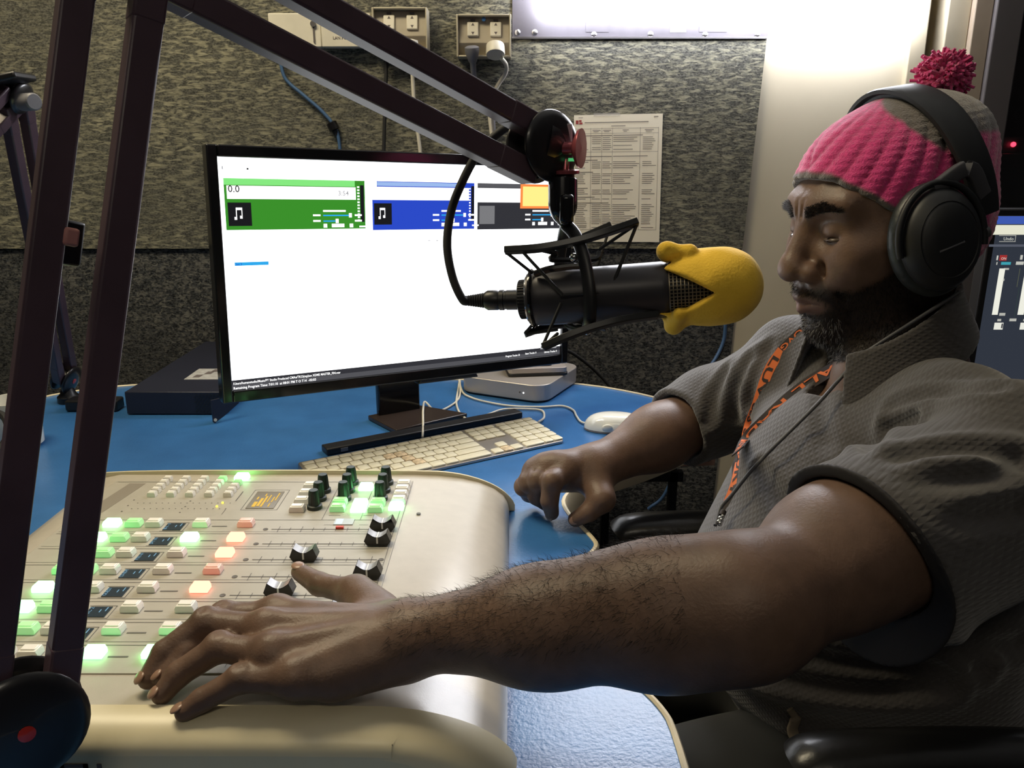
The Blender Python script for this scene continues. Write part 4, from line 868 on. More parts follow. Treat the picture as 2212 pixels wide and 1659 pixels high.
# connector and cable
mcb = thing('microphone_cable', mq(-0.06, 0, -0.01), 'black microphone cable arcing over the screen into a ribbed plug', 'cable')
x0_ = m0 - ma_ * 0.010
MB().lathe([(0.0098, 0), (0.0098, 0.012), (0.0092, 0.0125), (0.0092, 0.0145), (0.0100, 0.015), (0.0100, 0.019), (0.0092, 0.0195), (0.0098, 0.021), (0.0098, 0.031), (0.0080, 0.034)], x0_, -ma_ + mup * 0.05, 28).build('plug_shell', M['black'], mcb)
bo = MB(); pr_ = []
for k in range(9): pr_ += [(0.0078 - k * 0.00035, 0.033 + k * 0.0024), (0.0078 - k * 0.00035, 0.0343 + k * 0.0024), (0.0062 - k * 0.0003, 0.0345 + k * 0.0024)]
bo.lathe(pr_, x0_, -ma_ + mup * 0.05, 20).build('strain_relief', M['black_rub'], mcb)
MB().tube(spline([x0_ - ma_ * 0.05 + mup * 0.003, A(1000, 648, 0.80), A(978, 600, 0.80), A(966, 530, 0.80), A(975, 455, 0.80), A(1000, 390, 0.795), A(1030, 335, 0.79), A(1062, 300, 0.785), A(1095, 275, 0.79), A(1130, 262, 0.80)], 8), 0.0042, 10).build('cord', M['black_rub'], mcb, smooth=80)
# tip swivel: cone, thumb screw, threaded post, clip arm
sm = thing('shock_mount', mq(0.07, 0, 0.05), 'black elastic shock mount with crossed bars holding the microphone', 'shock mount')
M['clear_red'] = mat('red_anodised', (0.42, 0.10, 0.12), 0.25, metal=0.5)
tc_ = ti
MB().lathe([(0.030, 0), (0.026, 0.008), (0.015, 0.020), (0.011, 0.026)], tc_ + np.array([0.002, 0.006, 0.0]), (0.97, 0.1, -0.22), 28).build('swivel_cone', M['disc'], sm)
ts = A(1224, 330, 0.765)
MB().lathe([(0.006, 0), (0.006, 0.012), (0.017, 0.018), (0.018, 0.0205), (0.0, 0.021)], ts + np.array([-0.006, 0, 0.004]), (0.93, -0.36, 0.0), 28, sx=1.0).build('thumb_screw', M['clear_red'], sm)
MB().box(A(1228, 298, 0.768), (0.007, 0.007, 0.026)).build('guard_tab', mat('clear_acrylic', (0.7, 0.68, 0.72), 0.1, alpha=0.6), sm, 0.001)
MB().box(A(1237, 345, 0.762), (0.008, 0.004, 0.003)).build('level_bubble', emis('level_green', (0.1, 0.6, 0.2), 0.7), sm)
MB().cyl(A(1222, 345, 0.768), A(1221, 368, 0.768), 0.0035).build('post_pin', M['clear_red'], sm)
MB().lathe([(0.008, 0), (0.0125, 0.001), (0.0125, 0.004), (0.008, 0.005)], A(1223, 366, 0.768), (0.03, 0, -1), 22).build('washer', M['clear_red'], sm)
MB().lathe([(0.0085, 0), (0.0085, 0.009)], A(1222, 373, 0.768), (0, 0, -1), 22).build('thread_adapter', M['black'], sm)
cp = [A(1216, 388, 0.768), A(1216, 430, 0.768), A(1217, 465, 0.768), A(1222, 490, 0.768)]
MB().tube(spline(cp, 6), [0.0138] * 8 + [0.0138, 0.0135, 0.013, 0.0122, 0.0112, 0.010, 0.0085, 0.007, 0.006, 0.005, 0.005][:len(spline(cp, 6)) - 8], 20).build('clip_body', M['black_gloss'], sm, 0.001)
MB().box(A(1224, 452, 0.755), (0.013, 0.010, 0.028)).build('clip_lever', M['black_gloss'], sm, 0.004)
MB().tube(spline([A(1222, 485, 0.768), A(1240, 505, 0.760), A(1256, 540, 0.752), A(1268, 590, 0.748), A(1274, 640, 0.747), A(1274, 690, 0.752), A(1270, 708, 0.765)], 8), 0.0062, 10, flat=0.55, hint=(0, 1, 0)).build('yoke', M['black'], sm, smooth=70)
MB().tube(spline([A(1222, 485, 0.778), A(1215, 520, 0.80), A(1208, 580, 0.815), A(1210, 650, 0.818), A(1230, 700, 0.805), A(1268, 712, 0.775)], 8), 0.0055, 10, flat=0.6, hint=(0, 1, 0)).build('yoke', M['black'], sm, smooth=70)
pts = [mq(0.058 + 0.002 * math.sin(t), 0.0285 * math.cos(t), 0.0285 * math.sin(t)) for t in np.linspace(0, 2 * math.pi, 41)]
MB().tube(pts, 0.0024, 8).build('inner_ring', M['black'], sm, smooth=70)
M['bar'] = mat('satin_bar', (0.022, 0.023, 0.024), 0.3)
bars = {'tn': [A(1090, 541, 0.760), A(1165, 536, 0.752), A(1240, 522, 0.748), A(1310, 502, 0.748), A(1378, 479, 0.752)],
        'tf': [A(1185, 536, 0.800), A(1245, 518, 0.808), A(1320, 486, 0.812)],
        'bn': [A(1172, 750, 0.752), A(1225, 727, 0.748), A(1285, 706, 0.748), A(1350, 690, 0.750), A(1422, 680, 0.758)],
        'bf': [A(1134, 722, 0.800), A(1185, 706, 0.808), A(1250, 700, 0.81), A(1310, 708, 0.80)]}
for k, b in bars.items(): MB().tube(spline(b, 6), 0.0050 if k[1] == 'n' else 0.0045, 4, flat=0.75, hint=(0, 1, 0.3)).build('cross_bar', M['bar'], sm, 0.0008, smooth=30)
def seg(a, b, r=0.0016): MB().tube([a, b], r, 6).build('elastic_band', M['black_rub'], sm)
cage = [A(1178, 590, 0.770), A(1258, 640, 0.757), A(1310, 630, 0.757), A(1225, 680, 0.760)]
seg(A(1093, 545, 0.760), A(1150, 590, 0.775)); seg(A(1130, 545, 0.754), A(1215, 637, 0.757)); seg(A(1376, 484, 0.752), A(1318, 628, 0.757)); seg(A(1372, 486, 0.752), A(1296, 538, 0.79)); seg(A(1318, 490, 0.812), A(1290, 575, 0.80))
seg(A(1172, 748, 0.752), A(1212, 655, 0.757)); seg(A(1420, 680, 0.758), A(1324, 640, 0.757)); seg(A(1136, 722, 0.800), A(1205, 712, 0.79)); seg(A(1134, 720, 0.800), A(1160, 690, 0.79)); seg(A(1172, 750, 0.752), A(1205, 720, 0.765))
seg(A(1212, 637, 0.757), A(1320, 632, 0.757), 0.0013)
hk = MB(); hk.tube(spline([A(1165, 538, 0.756), A(1200, 548, 0.765), A(1190, 560, 0.765), A(1225, 562, 0.768), A(1285, 560, 0.775), A(1295, 545, 0.78)], 6), 0.0028, 6).build('hook', M['black'], sm)
hk = MB(); hk.tube(spline([A(1155, 592, 0.77), A(1185, 582, 0.765), A(1225, 576, 0.762), A(1255, 574, 0.76)], 6), 0.0034, 8).build('hook', M['black_gloss'], sm)
cg = MB(); pts = [mq(0.004 + 0.0, 0.0272 * math.cos(t), 0.0272 * math.sin(t)) for t in np.linspace(0, 2 * math.pi, 41)]; cg.tube(pts, 0.002, 6).build('end_ring', M['black_gloss'], sm)
for px, py in ((1240, 556), (1268, 714)): MB().ball(A(px, py, 0.757), 0.0042, 12, 8).build('pivot_screw', M['chrome'], sm)
# ------------------------------------------------------------------ the seated man
pe = thing('person', (0.43, 0.83, 0.0), 'seated person in grey polo shirt and pink beanie reaching across to the mixing console', 'person')
f32 = np.float32
# --- head frame: hf forward (face), hl his left, hu up ; origin at eye level on the mid-plane
HS = 1.05; yaw = R(77); pit = R(8.5); roll = R(1.7)
f0 = np.array([-math.sin(yaw), -math.cos(yaw), 0]); zz = np.array([0, 0, 1.0])
hf = f0 * math.cos(pit) - zz * math.sin(pit); hu = zz * math.cos(pit) + f0 * math.sin(pit); hl = np.cross(hu, hf)
hl, hu = hl * math.cos(roll) + hu * math.sin(roll), hu * math.cos(roll) - hl * math.sin(roll)
HC = np.array([0.4250, 0.948, 1.150])
HB = np.array([hf, hl, hu]).astype(f32)
def hp(a, b, c): return HC + HS * (hf * a + hl * b + hu * c)
def fp(a, b, c): return hp(a, b, (c + 0.038) * 1.07 - 0.036)      # face features (face is a little long)
def hloc(p): return ((p - HC.astype(f32)) @ HB.T) / f32(HS)
def cranium(q): return smin(ell(q, (-0.010, 0, 0.030), (0.098, 0.077, 0.078)), ell(q, (0.010, 0, -0.01), (0.078, 0.070, 0.085)), 0.03)
def head_sdf(q):
    d = cranium(q)
    q = q.copy(); q[:, 2] = (q[:, 2] + 0.036) / 1.07 - 0.038; ql = q.copy(); ql[:, 1] = np.abs(ql[:, 1])                # mirror
    d = smin(d, ell(q, (0.038, 0, -0.035), (0.056, 0.060, 0.075)), 0.03)
    d = smin(d, rc(ql, (0.045, 0, -0.085), (-0.005, 0.056, -0.060), 0.034, 0.020), 0.025)     # jaw
    d = smin(d, ell(q, (0.076, 0, -0.103), (0.021, 0.024, 0.018)), 0.020)                     # chin
    d = smin(d, ell(q, (0.078, 0, -0.066), (0.026, 0.031, 0.026)), 0.018)                     # muzzle
    d = smin(d, rc(ql, (0.089, 0.006, 0.020), (0.074, 0.046, 0.022), 0.0105, 0.011), 0.016)   # brow
    d = smin(d, rc(ql, (0.066, 0.046, -0.030), (0.030, 0.062, -0.022), 0.020, 0.014), 0.022)  # cheekbone
    d = smin(d, ell(ql, (0.074, 0.030, -0.046), (0.016, 0.018, 0.016)), 0.018)
    d = smax(d, -ell(ql, (0.100, 0.031, -0.003), (0.017, 0.0165, 0.0135)), 0.013)             # sockets
    d = smin(d, ell(ql, (0.0770, 0.031, -0.002), (0.0140, 0.0160, 0.0130)), 0.004)            # closed-down lids
    d = smax(d, -rc(ql, (0.0905, 0.020, -0.0085), (0.0845, 0.043, -0.0075), 0.0012, 0.0012), 0.003)   # lid crease
    d = smin(d, rc(q, (0.090, 0, 0.008), (0.110, 0, -0.030), 0.0085, 0.0125), 0.010)          # nose bridge
    d = smin(d, ell(q, (0.113, 0, -0.038), (0.014, 0.0165, 0.0125)), 0.009)                   # tip
    d = smin(d, ell(ql, (0.100, 0.0175, -0.042), (0.0135, 0.0105, 0.0105)), 0.006)            # wings
    d = smax(d, -ell(ql, (0.108, 0.0085, -0.0515), (0.006, 0.0045, 0.005)), 0.004)            # nostrils
    d = smax(d, -rc(ql, (0.092, 0.026, -0.036), (0.078, 0.038, -0.066), 0.003, 0.002), 0.010) # laugh line
    d = smax(d, -ell(q, (0.112, 0, -0.058), (0.004, 0.004, 0.008)), 0.005)                    # philtrum
    lipu = smin(rc(ql, (0.1045, 0.004, -0.0655), (0.088, 0.025, -0.0725), 0.0062, 0.0030), ell(q, (0.104, 0, -0.067), (0.006, 0.008, 0.005)), 0.004)
    lipl = rc(ql, (0.1015, 0.0, -0.0790), (0.087, 0.023, -0.0745), 0.0078, 0.0034)
    d = smin(d, lipu, 0.005); d = smin(d, lipl, 0.005)
    d = smax(d, -rc(ql, (0.1105, 0.0, -0.0728), (0.089, 0.027, -0.0735), 0.0011, 0.0009), 0.0025)
    d = smax(d, -rc(q, (0.098, -0.012, -0.0905), (0.098, 0.012, -0.0905), 0.004, 0.004), 0.010)
    d = smax(d, -rc(q, (0.0995, 0.004, 0.013), (0.0975, 0.006, 0.028), 0.0010, 0.0008), 0.005)  # frown lines
    d = smax(d, -rc(q, (0.0995, -0.004, 0.013), (0.0975, -0.006, 0.028), 0.0010, 0.0008), 0.005)
    d = smin(d, ell(ql, (-0.006, 0.079, -0.012), (0.020, 0.008, 0.031)), 0.006)               # ears
    return d
# --- joints
NB = A(1955, 790, 0.955)                                  # base of the neck
LS, LE, LW = A(2190, 1015, 0.715), A(1610, 1318, 0.580), D(905, 1372, 0.842)
RS, RE, RW = A(1722, 800, 1.10), A(1545, 885, 1.22), D(1290, 1008, 0.808)
# left hand, palm down on the faders
LH = {'index': [D(600, 1330, .832), D(484, 1331, .834), D(405, 1405, .822), D(355, 1462, .808)],
      'middle': [D(580, 1362, .838), D(446, 1346, .838), D(356, 1410, .821), D(321, 1466, .806)],
      'ring': [D(590, 1416, .835), D(474, 1398, .834), D(386, 1456, .816), D(350, 1500, .805)],
      'pinky': [D(640, 1468, .826), D(520, 1466, .826), D(436, 1512, .811), D(398, 1538, .804)]}
LT = [D(815, 1325, .834), D(770, 1280, .834), D(690, 1262, .826), D(648, 1236, .826)]
RAD = {'index': (0.0135, 0.0118, 0.0104, 0.0086), 'middle': (0.0138, 0.0122, 0.0107, 0.0090), 'ring': (0.0134, 0.0116, 0.0103, 0.0086), 'pinky': (0.0126, 0.0106, 0.0093, 0.0078)}
RH = {'index': [D(1228, 1014, .812), D(1193, 1040, .806), D(1187, 1082, .779), D(1192, 1108, .757)],
      'middle': [D(1200, 1010, .812), D(1163, 1038, .800), D(1160, 1072, .772), D(1180, 1088, .757)],
      'ring': [D(1176, 1014, .808), D(1143, 1042, .793), D(1144, 1066, .768), D(1163, 1078, .756)],
      'pinky': [D(1156, 1024, .800), D(1132, 1052, .782), D(1142, 1068, .763), D(1158, 1076, .755)]}
RT = [D(1282, 1040, .795), D(1300, 1078, .782), D(1272, 1106, .766), D(1243, 1122, .756)]
def hand(p, wrist, H, T, up, s=1.0, kf=0.009):
    palm = None
    for k in ('index', 'middle', 'ring', 'pinky'):
        c = rc(p, wrist + (H[k][0] - wrist) * 0.12, H[k][0], 0.0185 * s, RAD[k][0] * 1.12 * s); palm = c if palm is None else smin(palm, c, 0.016)
    hs_ = nrm(np.cross(H['pinky'][0] - wrist, up)); hs_ = hs_ * (1 if np.dot(hs_, H['pinky'][0] - H['index'][0]) > 0 else -1)
    palm = smin(palm, rc(p, wrist + (H['pinky'][0] - wrist) * 0.18 - up * 0.008 + hs_ * 0.006, wrist + (H['pinky'][0] - wrist) * 0.72 - up * 0.009 + hs_ * 0.004, 0.0215 * s, 0.0175 * s), 0.018)
    palm = smin(palm, rc(p, wrist + (T[0] - wrist) * 0.5, T[1], 0.0165 * s, 0.0135 * s), 0.018)
    out = palm
    for k in ('index', 'middle', 'ring', 'pinky'):
        a, b, c, e = H[k]; r = [x * s for x in RAD[k]]
        fg = smin(rc(p, a, b, r[0], r[1] * 0.98), rc(p, b, c, r[1] * 1.02, r[2]), 0.004); fg = smin(fg, rc(p, c, e, r[2], r[3]), 0.003)
        fg = smin(fg, ell(p, b + up * 0.0015, np.ones(3) * r[1] * 1.07), 0.004)
        for w in (-0.0022, 0.0006, 0.0030):                                           # knuckle creases
            cc = b + nrm(c - a) * w; fg = smax(fg, -ell(p, cc + up * (r[1] * 1.22), (0.0009, 0.0055, 0.0021), np.array([nrm(c - a), nrm(np.cross(up, c - a)), nrm(np.cross(c - a, nrm(np.cross(up, c - a))))])), 0.0015)
        fg = smin(fg, palm, kf); out = np.minimum(out, fg)
        out = smin(out, ell(p, a + up * r[0] * 0.35, np.ones(3) * r[0] * 1.0), 0.010)  # knuckle
        tdn = rc(p, wrist + (a - wrist) * 0.35 + up * 0.0165 * s, a + up * r[0] * 0.95, 0.0022, 0.0030); out = smin(out, tdn, 0.010)
    a, b, c, e = T
    th = smin(rc(p, a, b, 0.0155 * s, 0.0125 * s), rc(p, b, c, 0.0120 * s, 0.0108 * s), 0.006); th = smin(th, rc(p, c, e, 0.0112 * s, 0.0088 * s), 0.004)
    return np.minimum(out, smin(th, palm, 0.014))
def near(fn, p, c, r, pad=0.045):
    c = np.asarray(c, f32); db = np.sqrt(((p - c) ** 2).sum(1)) - f32(r); m = db < pad
    if m.all(): return fn(p)
    out = db.astype(f32)
    if m.any(): out[m] = fn(p[m])
    return out
def lerp(a, b, t): return a + (b - a) * t
def left_arm(p):
    fwd = nrm(LE - LW); side = nrm(np.cross(fwd, zz)); u_ = np.cross(side, fwd)
    d = rc(p, LW + fwd * 0.000, lerp(LW, LE, 0.42), 0.0285, 0.0410)
    d = smin(d, rc(p, lerp(LW, LE, 0.40), lerp(LW, LE, 0.80), 0.0415, 0.0480), 0.03)
    d = smin(d, rc(p, lerp(LW, LE, 0.78), LE, 0.0475, 0.0440), 0.03)
    d = smin(d, rc(p, lerp(LW, LE, 0.62) + u_ * 0.014, lerp(LW, LE, 0.98) + u_ * 0.016, 0.030, 0.032), 0.03)     # brachioradialis
    d = smin(d, rc(p, LE, lerp(LE, LS, 0.45), 0.0440, 0.0465), 0.028)
    d = smin(d, rc(p, lerp(LE, LS, 0.30), LS, 0.0460, 0.0580), 0.03)
    d = smin(d, ell(p, lerp(LE, LS, 0.40) + np.array([-.010, 0, .006]), (0.06, 0.043, 0.043)), 0.03)
    d = smin(d, ell(p, LW + np.array([0.012, -0.012, 0.012]), (0.014, 0.012, 0.012)), 0.015)                      # wrist bone
    return d
def right_arm(p):
    d = rc(p, RW, lerp(RW, RE, 0.5), 0.0290, 0.0425)
    d = smin(d, rc(p, lerp(RW, RE, 0.48), RE, 0.0425, 0.0460), 0.03)
    d = smin(d, rc(p, RE, RS, 0.046, 0.058), 0.03)
    return d
chin_dir = nrm(NB - HC)
def neck(p):
    d = rc(p, hp(-0.022, 0, -0.045), NB + np.array([0.0, 0, 0.0]), 0.058, 0.066)
    return smin(d, rc(p, hp(0.012, 0.0, -0.085), NB + np.array([-0.045, -0.02, -0.005]), 0.036, 0.046), 0.03)
CH, BE, PV = np.array([0.430, 0.890, 0.850]), np.array([0.385, 0.825, 0.735]), np.array([0.43, 0.82, 0.585])
cy = nrm(RS - LS) * np.array([1, 1, 0]); cy = nrm(cy); cx2 = np.array([cy[1], -cy[0], 0]); TA = np.array([cx2, cy, zz])   # cx2 = his front
if cx2[0] > 0: cx2 = -cx2; TA = np.array([cx2, cy, zz])
def torso(p, g=0.0):
    d = ell(p, CH, (0.145 + g, 0.180 + g, 0.115 + g), TA)
    d = smin(d, ell(p, BE, (0.175 + g, 0.185 + g, 0.145 + g), TA), 0.06)
    d = smin(d, ell(p, PV, (0.150 + g, 0.190 + g, 0.130 + g), TA), 0.06)
    d = smin(d, rc(p, NB - np.array([0, 0, 0.072]), LS, 0.060 + g, 0.058 + g), 0.05)
    d = smin(d, rc(p, NB - np.array([0, 0, 0.072]), RS, 0.060 + g, 0.056 + g), 0.05)
    d = smin(d, rc(p, NB + np.array([0.02, -0.03, -0.05]), lerp(NB, LS, 0.55) + np.array([0, 0, 0.0]), 0.055 + g, 0.045 + g), 0.04)
    return smin(d, rc(p, NB + np.array([0.01, 0.03, -0.05]), lerp(NB, RS, 0.55), 0.052 + g, 0.045 + g), 0.04)
def body(p):
    d = near(lambda p: head_sdf(hloc(p)) * f32(HS), p, HC, 0.15)
    d = smin(d, neck(p), 0.022)
    d = smin(d, torso(p, -0.008), 0.03)
    la = smin(left_arm(p), near(lambda p: hand(p, LW, LH, LT, nrm((0, -.12, 1))), p, lerp(LW, LH['middle'][1], 0.6), 0.135), 0.018)
    ra = smin(right_arm(p), near(lambda p: hand(p, RW, RH, RT, nrm((-.25, 0, 1)), 1.16, 0.0045), p, lerp(RW, RH['middle'][1], 0.6), 0.115), 0.018)
    return smin(smin(d, la, 0.02), ra, 0.02)
v, f = nets(body, (-0.34, 0.44, 0.62), (0.62, 1.30, 1.32), 0.0022)
v = smooth_verts(v, f, 2, 0.45)
# colour: lips, scalp and beard zone are part of the skin's own pigmentation
q = hloc(v.astype(f32)); q[:, 2] = (q[:, 2] + 0.036) / 1.07 - 0.038; base = np.array([0.150, 0.090, 0.063]); cols = np.tile(base, (len(v), 1))
inhead = (np.linalg.norm(q, axis=1) < 0.16)
lip = np.exp(-(((q[:, 2] + 0.0765) / 0.0085) ** 2 + (q[:, 1] / 0.020) ** 2)) * (q[:, 0] > 0.085) * inhead
cols = cols * (1 - lip[:, None]) + np.array([0.215, 0.120, 0.100]) * lip[:, None]
_line = np.interp(q[:, 0], [-0.03, 0.0, 0.03, 0.055, 0.075, 0.09, 0.13], [0.012, -0.012, -0.036, -0.052, -0.060, -0.0565, -0.0565])
_mo = np.sqrt(((q[:, 2] + 0.0755) / 0.0125) ** 2 + (q[:, 1] / 0.029) ** 2)
BW = np.clip((_line - q[:, 2]) / 0.010 + 0.4, 0, 1) * np.clip((_mo - 0.85) * 4, 0, 1) * np.clip((q[:, 2] + 0.150) / 0.015, 0, 1) * np.clip((q[:, 0] + 0.035) / 0.02, 0, 1) * inhead * np.clip((0.118 - q[:, 0]) / 0.006, 0, 1)
cols = cols * (1 - 0.80 * BW[:, None])
def skin_mat():
    m = mat('dark_skin', (0.12, 0.066, 0.042), 0.46, attr='Col', var=0.16, vscale=55, bump=0.17, bscale=430, spec=0.42, sss=0.04)
    return m
M['skin'] = skin_mat()
M['hair'] = mat('black_hair', (0.016, 0.012, 0.011), 0.6, spec=0.3)
bo_ = link('body', np_mesh('body', v, f, M['skin'], cols), pe)
BODY_V = v
# --- beard, eyebrows, hair at the nape: thin shells over the skin
def shell(name, fn, lo, hi, h, m, parent=pe, it=2, cols=None):
    v, f = nets(fn, lo, hi, h); v = smooth_verts(v, f, it, 0.5); return link(name, np_mesh(name, v, f, m, cols(v) if cols else None), parent), v, f
def strands(name, pts, nor, drift, lmin, lmax, w, m, seed, stiff=0.6):
    """short bristles rooted at pts"""
    g = np.random.default_rng(seed); n = len(pts); t1 = nor * stiff + drift + g.normal(size=(n, 3)) * 0.30; t1 /= np.linalg.norm(t1, axis=1)[:, None]
    L = g.uniform(lmin, lmax, n)[:, None]; sd = np.cross(t1, nor + g.normal(size=(n, 3)) * 0.2); sd /= np.linalg.norm(sd, axis=1)[:, None] + 1e-9; nn = np.cross(sd, t1); sd = sd * w; nn = nn * w
    md = pts + t1 * L * 0.55; e = pts + t1 * L + drift * L * 0.45
    v = np.stack([pts + sd, pts - sd, pts + nn, md + sd * .8, md - sd * .8, md + nn * .8, e], 1).reshape(-1, 3)
    tri = np.array([(0, 1, 4), (0, 4, 3), (1, 2, 5), (1, 5, 4), (2, 0, 3), (2, 3, 5), (3, 4, 6), (4, 5, 6), (5, 3, 6)]); f = (np.arange(n)[:, None, None] * 7 + tri[None]).reshape(-1, 3)
    return link(name, np_mesh(name, v, f, m), pe, kind='stuff')
def vnormals(v, f):
    n = np.zeros_like(v); a, b, c = v[f[:, 0]], v[f[:, 1]], v[f[:, 2]]; fn = np.cross(b - a, c - a)
    for k in range(4): np.add.at(n, f[:, k], fn)
    return n / (np.linalg.norm(n, axis=1)[:, None] + 1e-12)
VN = vnormals(v, f)
bi = np.where(BW > 0.35)[0]; rb = np.random.default_rng(11)
pick = rb.choice(bi, 15000, p=(BW[bi] / BW[bi].sum())); jit = rb.normal(size=(len(pick), 3)) * 0.0009
strands('beard', v[pick] + jit, VN[pick], np.tile(-hu * 0.5 + hf * 0.1, (len(pick), 1)), 0.0025, 0.0055, 0.00022, M['hair'], 5)
ch_ = np.where((BW > 0.5) & (q[:, 2] < -0.088) & (q[:, 0] > 0.07) & (np.abs(q[:, 1]) < 0.030))[0]
pick = rb.choice(ch_, 420); strands('grey_whiskers', v[pick], VN[pick], np.tile(-hu * 0.6, (len(pick), 1)), 0.004, 0.007, 0.00025, mat('grey_hair', (0.42, 0.40, 0.38), 0.6), 6)
qy = np.abs(q[:, 1]); bl = (q[:, 0] > 0.06) & (qy > 0.010) & (qy < 0.052); bc = np.interp(qy, [0.010, 0.030, 0.052], [0.0165, 0.0225, 0.0190])
bw_ = bl & (np.abs(q[:, 2] - bc) < np.interp(qy, [0.01, 0.03, 0.052], [0.0055, 0.005, 0.0025])); bi2 = np.where(bw_)[0]
pick = rb.choice(bi2, 1500); strands('eyebrows', v[pick], VN[pick], (np.sign(q[pick, 1])[:, None] * hl[None]) * 0.8 + hu[None] * 0.15, 0.004, 0.007, 0.0002, M['hair'], 8, 0.35)
# eyes: slits under the lowered lids
M['eye'] = mat('eye', (0.10, 0.075, 0.06), 0.2); M['iris'] = mat('iris', (0.012, 0.008, 0.006), 0.08)
for s in (1, -1):
    e = MB().ball(fp(0.0800, s * 0.0315, -0.0098), np.array((0.0112, 0.0148, 0.0033)) * HS, 16, 10, (hf, hl, hu)).build('eye', M['eye'], pe, smooth=80)
    MB().ball(fp(0.0868, s * 0.031 + 0.002, -0.0100), np.array((0.0040, 0.0058, 0.0028)) * HS, 12, 8, (hf, hl, hu)).build('iris', M['iris'], e, smooth=80)
# --- fingernails
M['nail'] = mat('fingernail', (0.33, 0.20, 0.14), 0.3)
for H, up in ((LH, nrm((-.35, -.05, 1))), (RH, nrm((-.5, -.7, .5)))):
    for k in ('index', 'middle', 'ring', 'pinky'):
        a, b, c, e = H[k]; dr = nrm(e - c); sd = nrm(np.cross(up, dr)); nm = np.cross(dr, sd); r_ = RAD[k][3]
        MB().ball(e + nm * (r_ - 0.0012) + dr * 0.002, (0.0062, r_ * 0.72, 0.0020), 12, 8, (dr, sd, nm)).build('fingernail', M['nail'], pe, smooth=80)
for T, up in ((LT, nrm((-.1, -.1, 1))), (RT, nrm((.2, -.8, .5)))):
    dr = nrm(T[3] - T[2]); sd = nrm(np.cross(up, dr)); nm = np.cross(dr, sd)
    MB().ball(T[3] + nm * 0.0074 + dr * 0.001, (0.0078, 0.0062, 0.0020), 12, 8, (dr, sd, nm)).build('fingernail', M['nail'], pe, smooth=80)
# --- arm hair
fw = nrm(LE - LW); tp_ = (BODY_V - LW) @ fw; rad = BODY_V - (LW + tp_[:, None] * fw); rl = np.linalg.norm(rad, axis=1)
ok = np.where((tp_ > -0.01) & (tp_ < 0.23) & (rl < 0.07) & (rad[:, 2] / rl > 0.10))[0]; pick = np.random.default_rng(2).choice(ok, 2600)
strands('arm_hair', BODY_V[pick], VN[pick], np.tile(np.array([-0.45, -0.35, -0.15]), (len(pick), 1)), 0.004, 0.0105, 0.00014, M['hair'], 3, 0.5)

# --- polo shirt
def folds(p):
    s = p @ np.array([0.55, 0.2, 0.81], f32); w = p @ np.array([-0.5, 0.8, 0.3], f32)
    n1 = np.sin(s * 50 + 2.2 * np.sin(w * 17 + 1) + 1.5 * np.sin(p[:, 0] * 21)); n2 = np.sin(w * 48 + 2.0 * np.sin(s * 19) + 1.0)
    return n1, n2
l_hem = lerp(LE, LS, 0.37); l_dir = nrm(LS - LE)
r_hem = lerp(RW, RE, 0.66); r_dir = nrm(RE - RW)
nax = nrm(NB - hp(-0.01, 0, -0.07))
def sleeve_l(p):
    ls = rc(p, lerp(LE, LS, 0.20), LS, 0.066, 0.072); ls = smin(ls, rc(p, lerp(LE, LS, 0.3) + np.array([0.01, 0, -0.03]), LS + np.array([0.0, 0, -0.04]), 0.062, 0.07), 0.03)
    return smin(ls, left_arm(p) - 0.010, 0.01)
def shirt0(p):
    n1, n2 = folds(p)
    d = torso(p, 0.008); ls = sleeve_l(p)
    hp_l = (l_hem - p) @ l_dir.astype(f32) + 0.010 * np.sin(p[:, 2] * 30)
    dl = smax(ls, hp_l, 0.004)
    rs_ = smin(rc(p, RE, RS, 0.062, 0.066), rc(p, lerp(RW, RE, 0.50), RE, 0.060, 0.060), 0.03)
    dr = smax(rs_, (r_hem - p) @ r_dir.astype(f32), 0.004)
    e = smin(smin(d, dl, 0.035), dr, 0.030)
    # folds: strongest around the armpit, belly and shoulder
    wl = np.exp(-(((p - (LS + np.array([-.07, .03, -.06])).astype(f32)) ** 2).sum(1)) / 0.012); wb = np.exp(-(((p - np.array([0.30, 0.68, 0.70], f32)) ** 2).sum(1)) / 0.018); wr = np.exp(-(((p - RS.astype(f32)) ** 2).sum(1)) / 0.010)
    e = e + 0.0075 * n1 * ((wl + wr) * np.clip(((p - (l_hem + l_dir * 0.03).astype(f32)) @ l_dir.astype(f32)) / 0.04, 0, 1)) + 0.0050 * np.sin((p @ np.array([0.10, 0.25, 1.0], f32)) * 95 + 2 * np.sin(p[:, 0] * 14 + p[:, 1] * 9)) * wb + 0.0012 * n2
    return e
def shirt_open(p, e):
    # hollow sleeves
    e = smax(e, -(smax(left_arm(p) - 0.004, (p - (l_hem + l_dir * 0.03)) @ l_dir.astype(f32), 0.004)), 0.003)
    e = smax(e, -(smax(right_arm(p) - 0.004, (p - (r_hem + r_dir * 0.02)) @ r_dir.astype(f32), 0.004)), 0.003)
    # neck opening with a V at the front
    nk = neck(p) - 0.006
    vee = rc(p, NB + cx2 * 0.055 + np.array([0, 0, 0.03]), NB + cx2 * 0.115 + np.array([0, 0, -0.055]), 0.036, 0.010)
    e = smax(e, -smin(nk, vee, 0.01), 0.004)
    hem = (0.600 - p[:, 2]) + 0.004 * np.sin(p[:, 0] * 60)
    return smax(e, hem, 0.006)
def body_fast(p): return np.minimum(smin(neck(p), torso(p, -0.008), 0.03), 1.0)
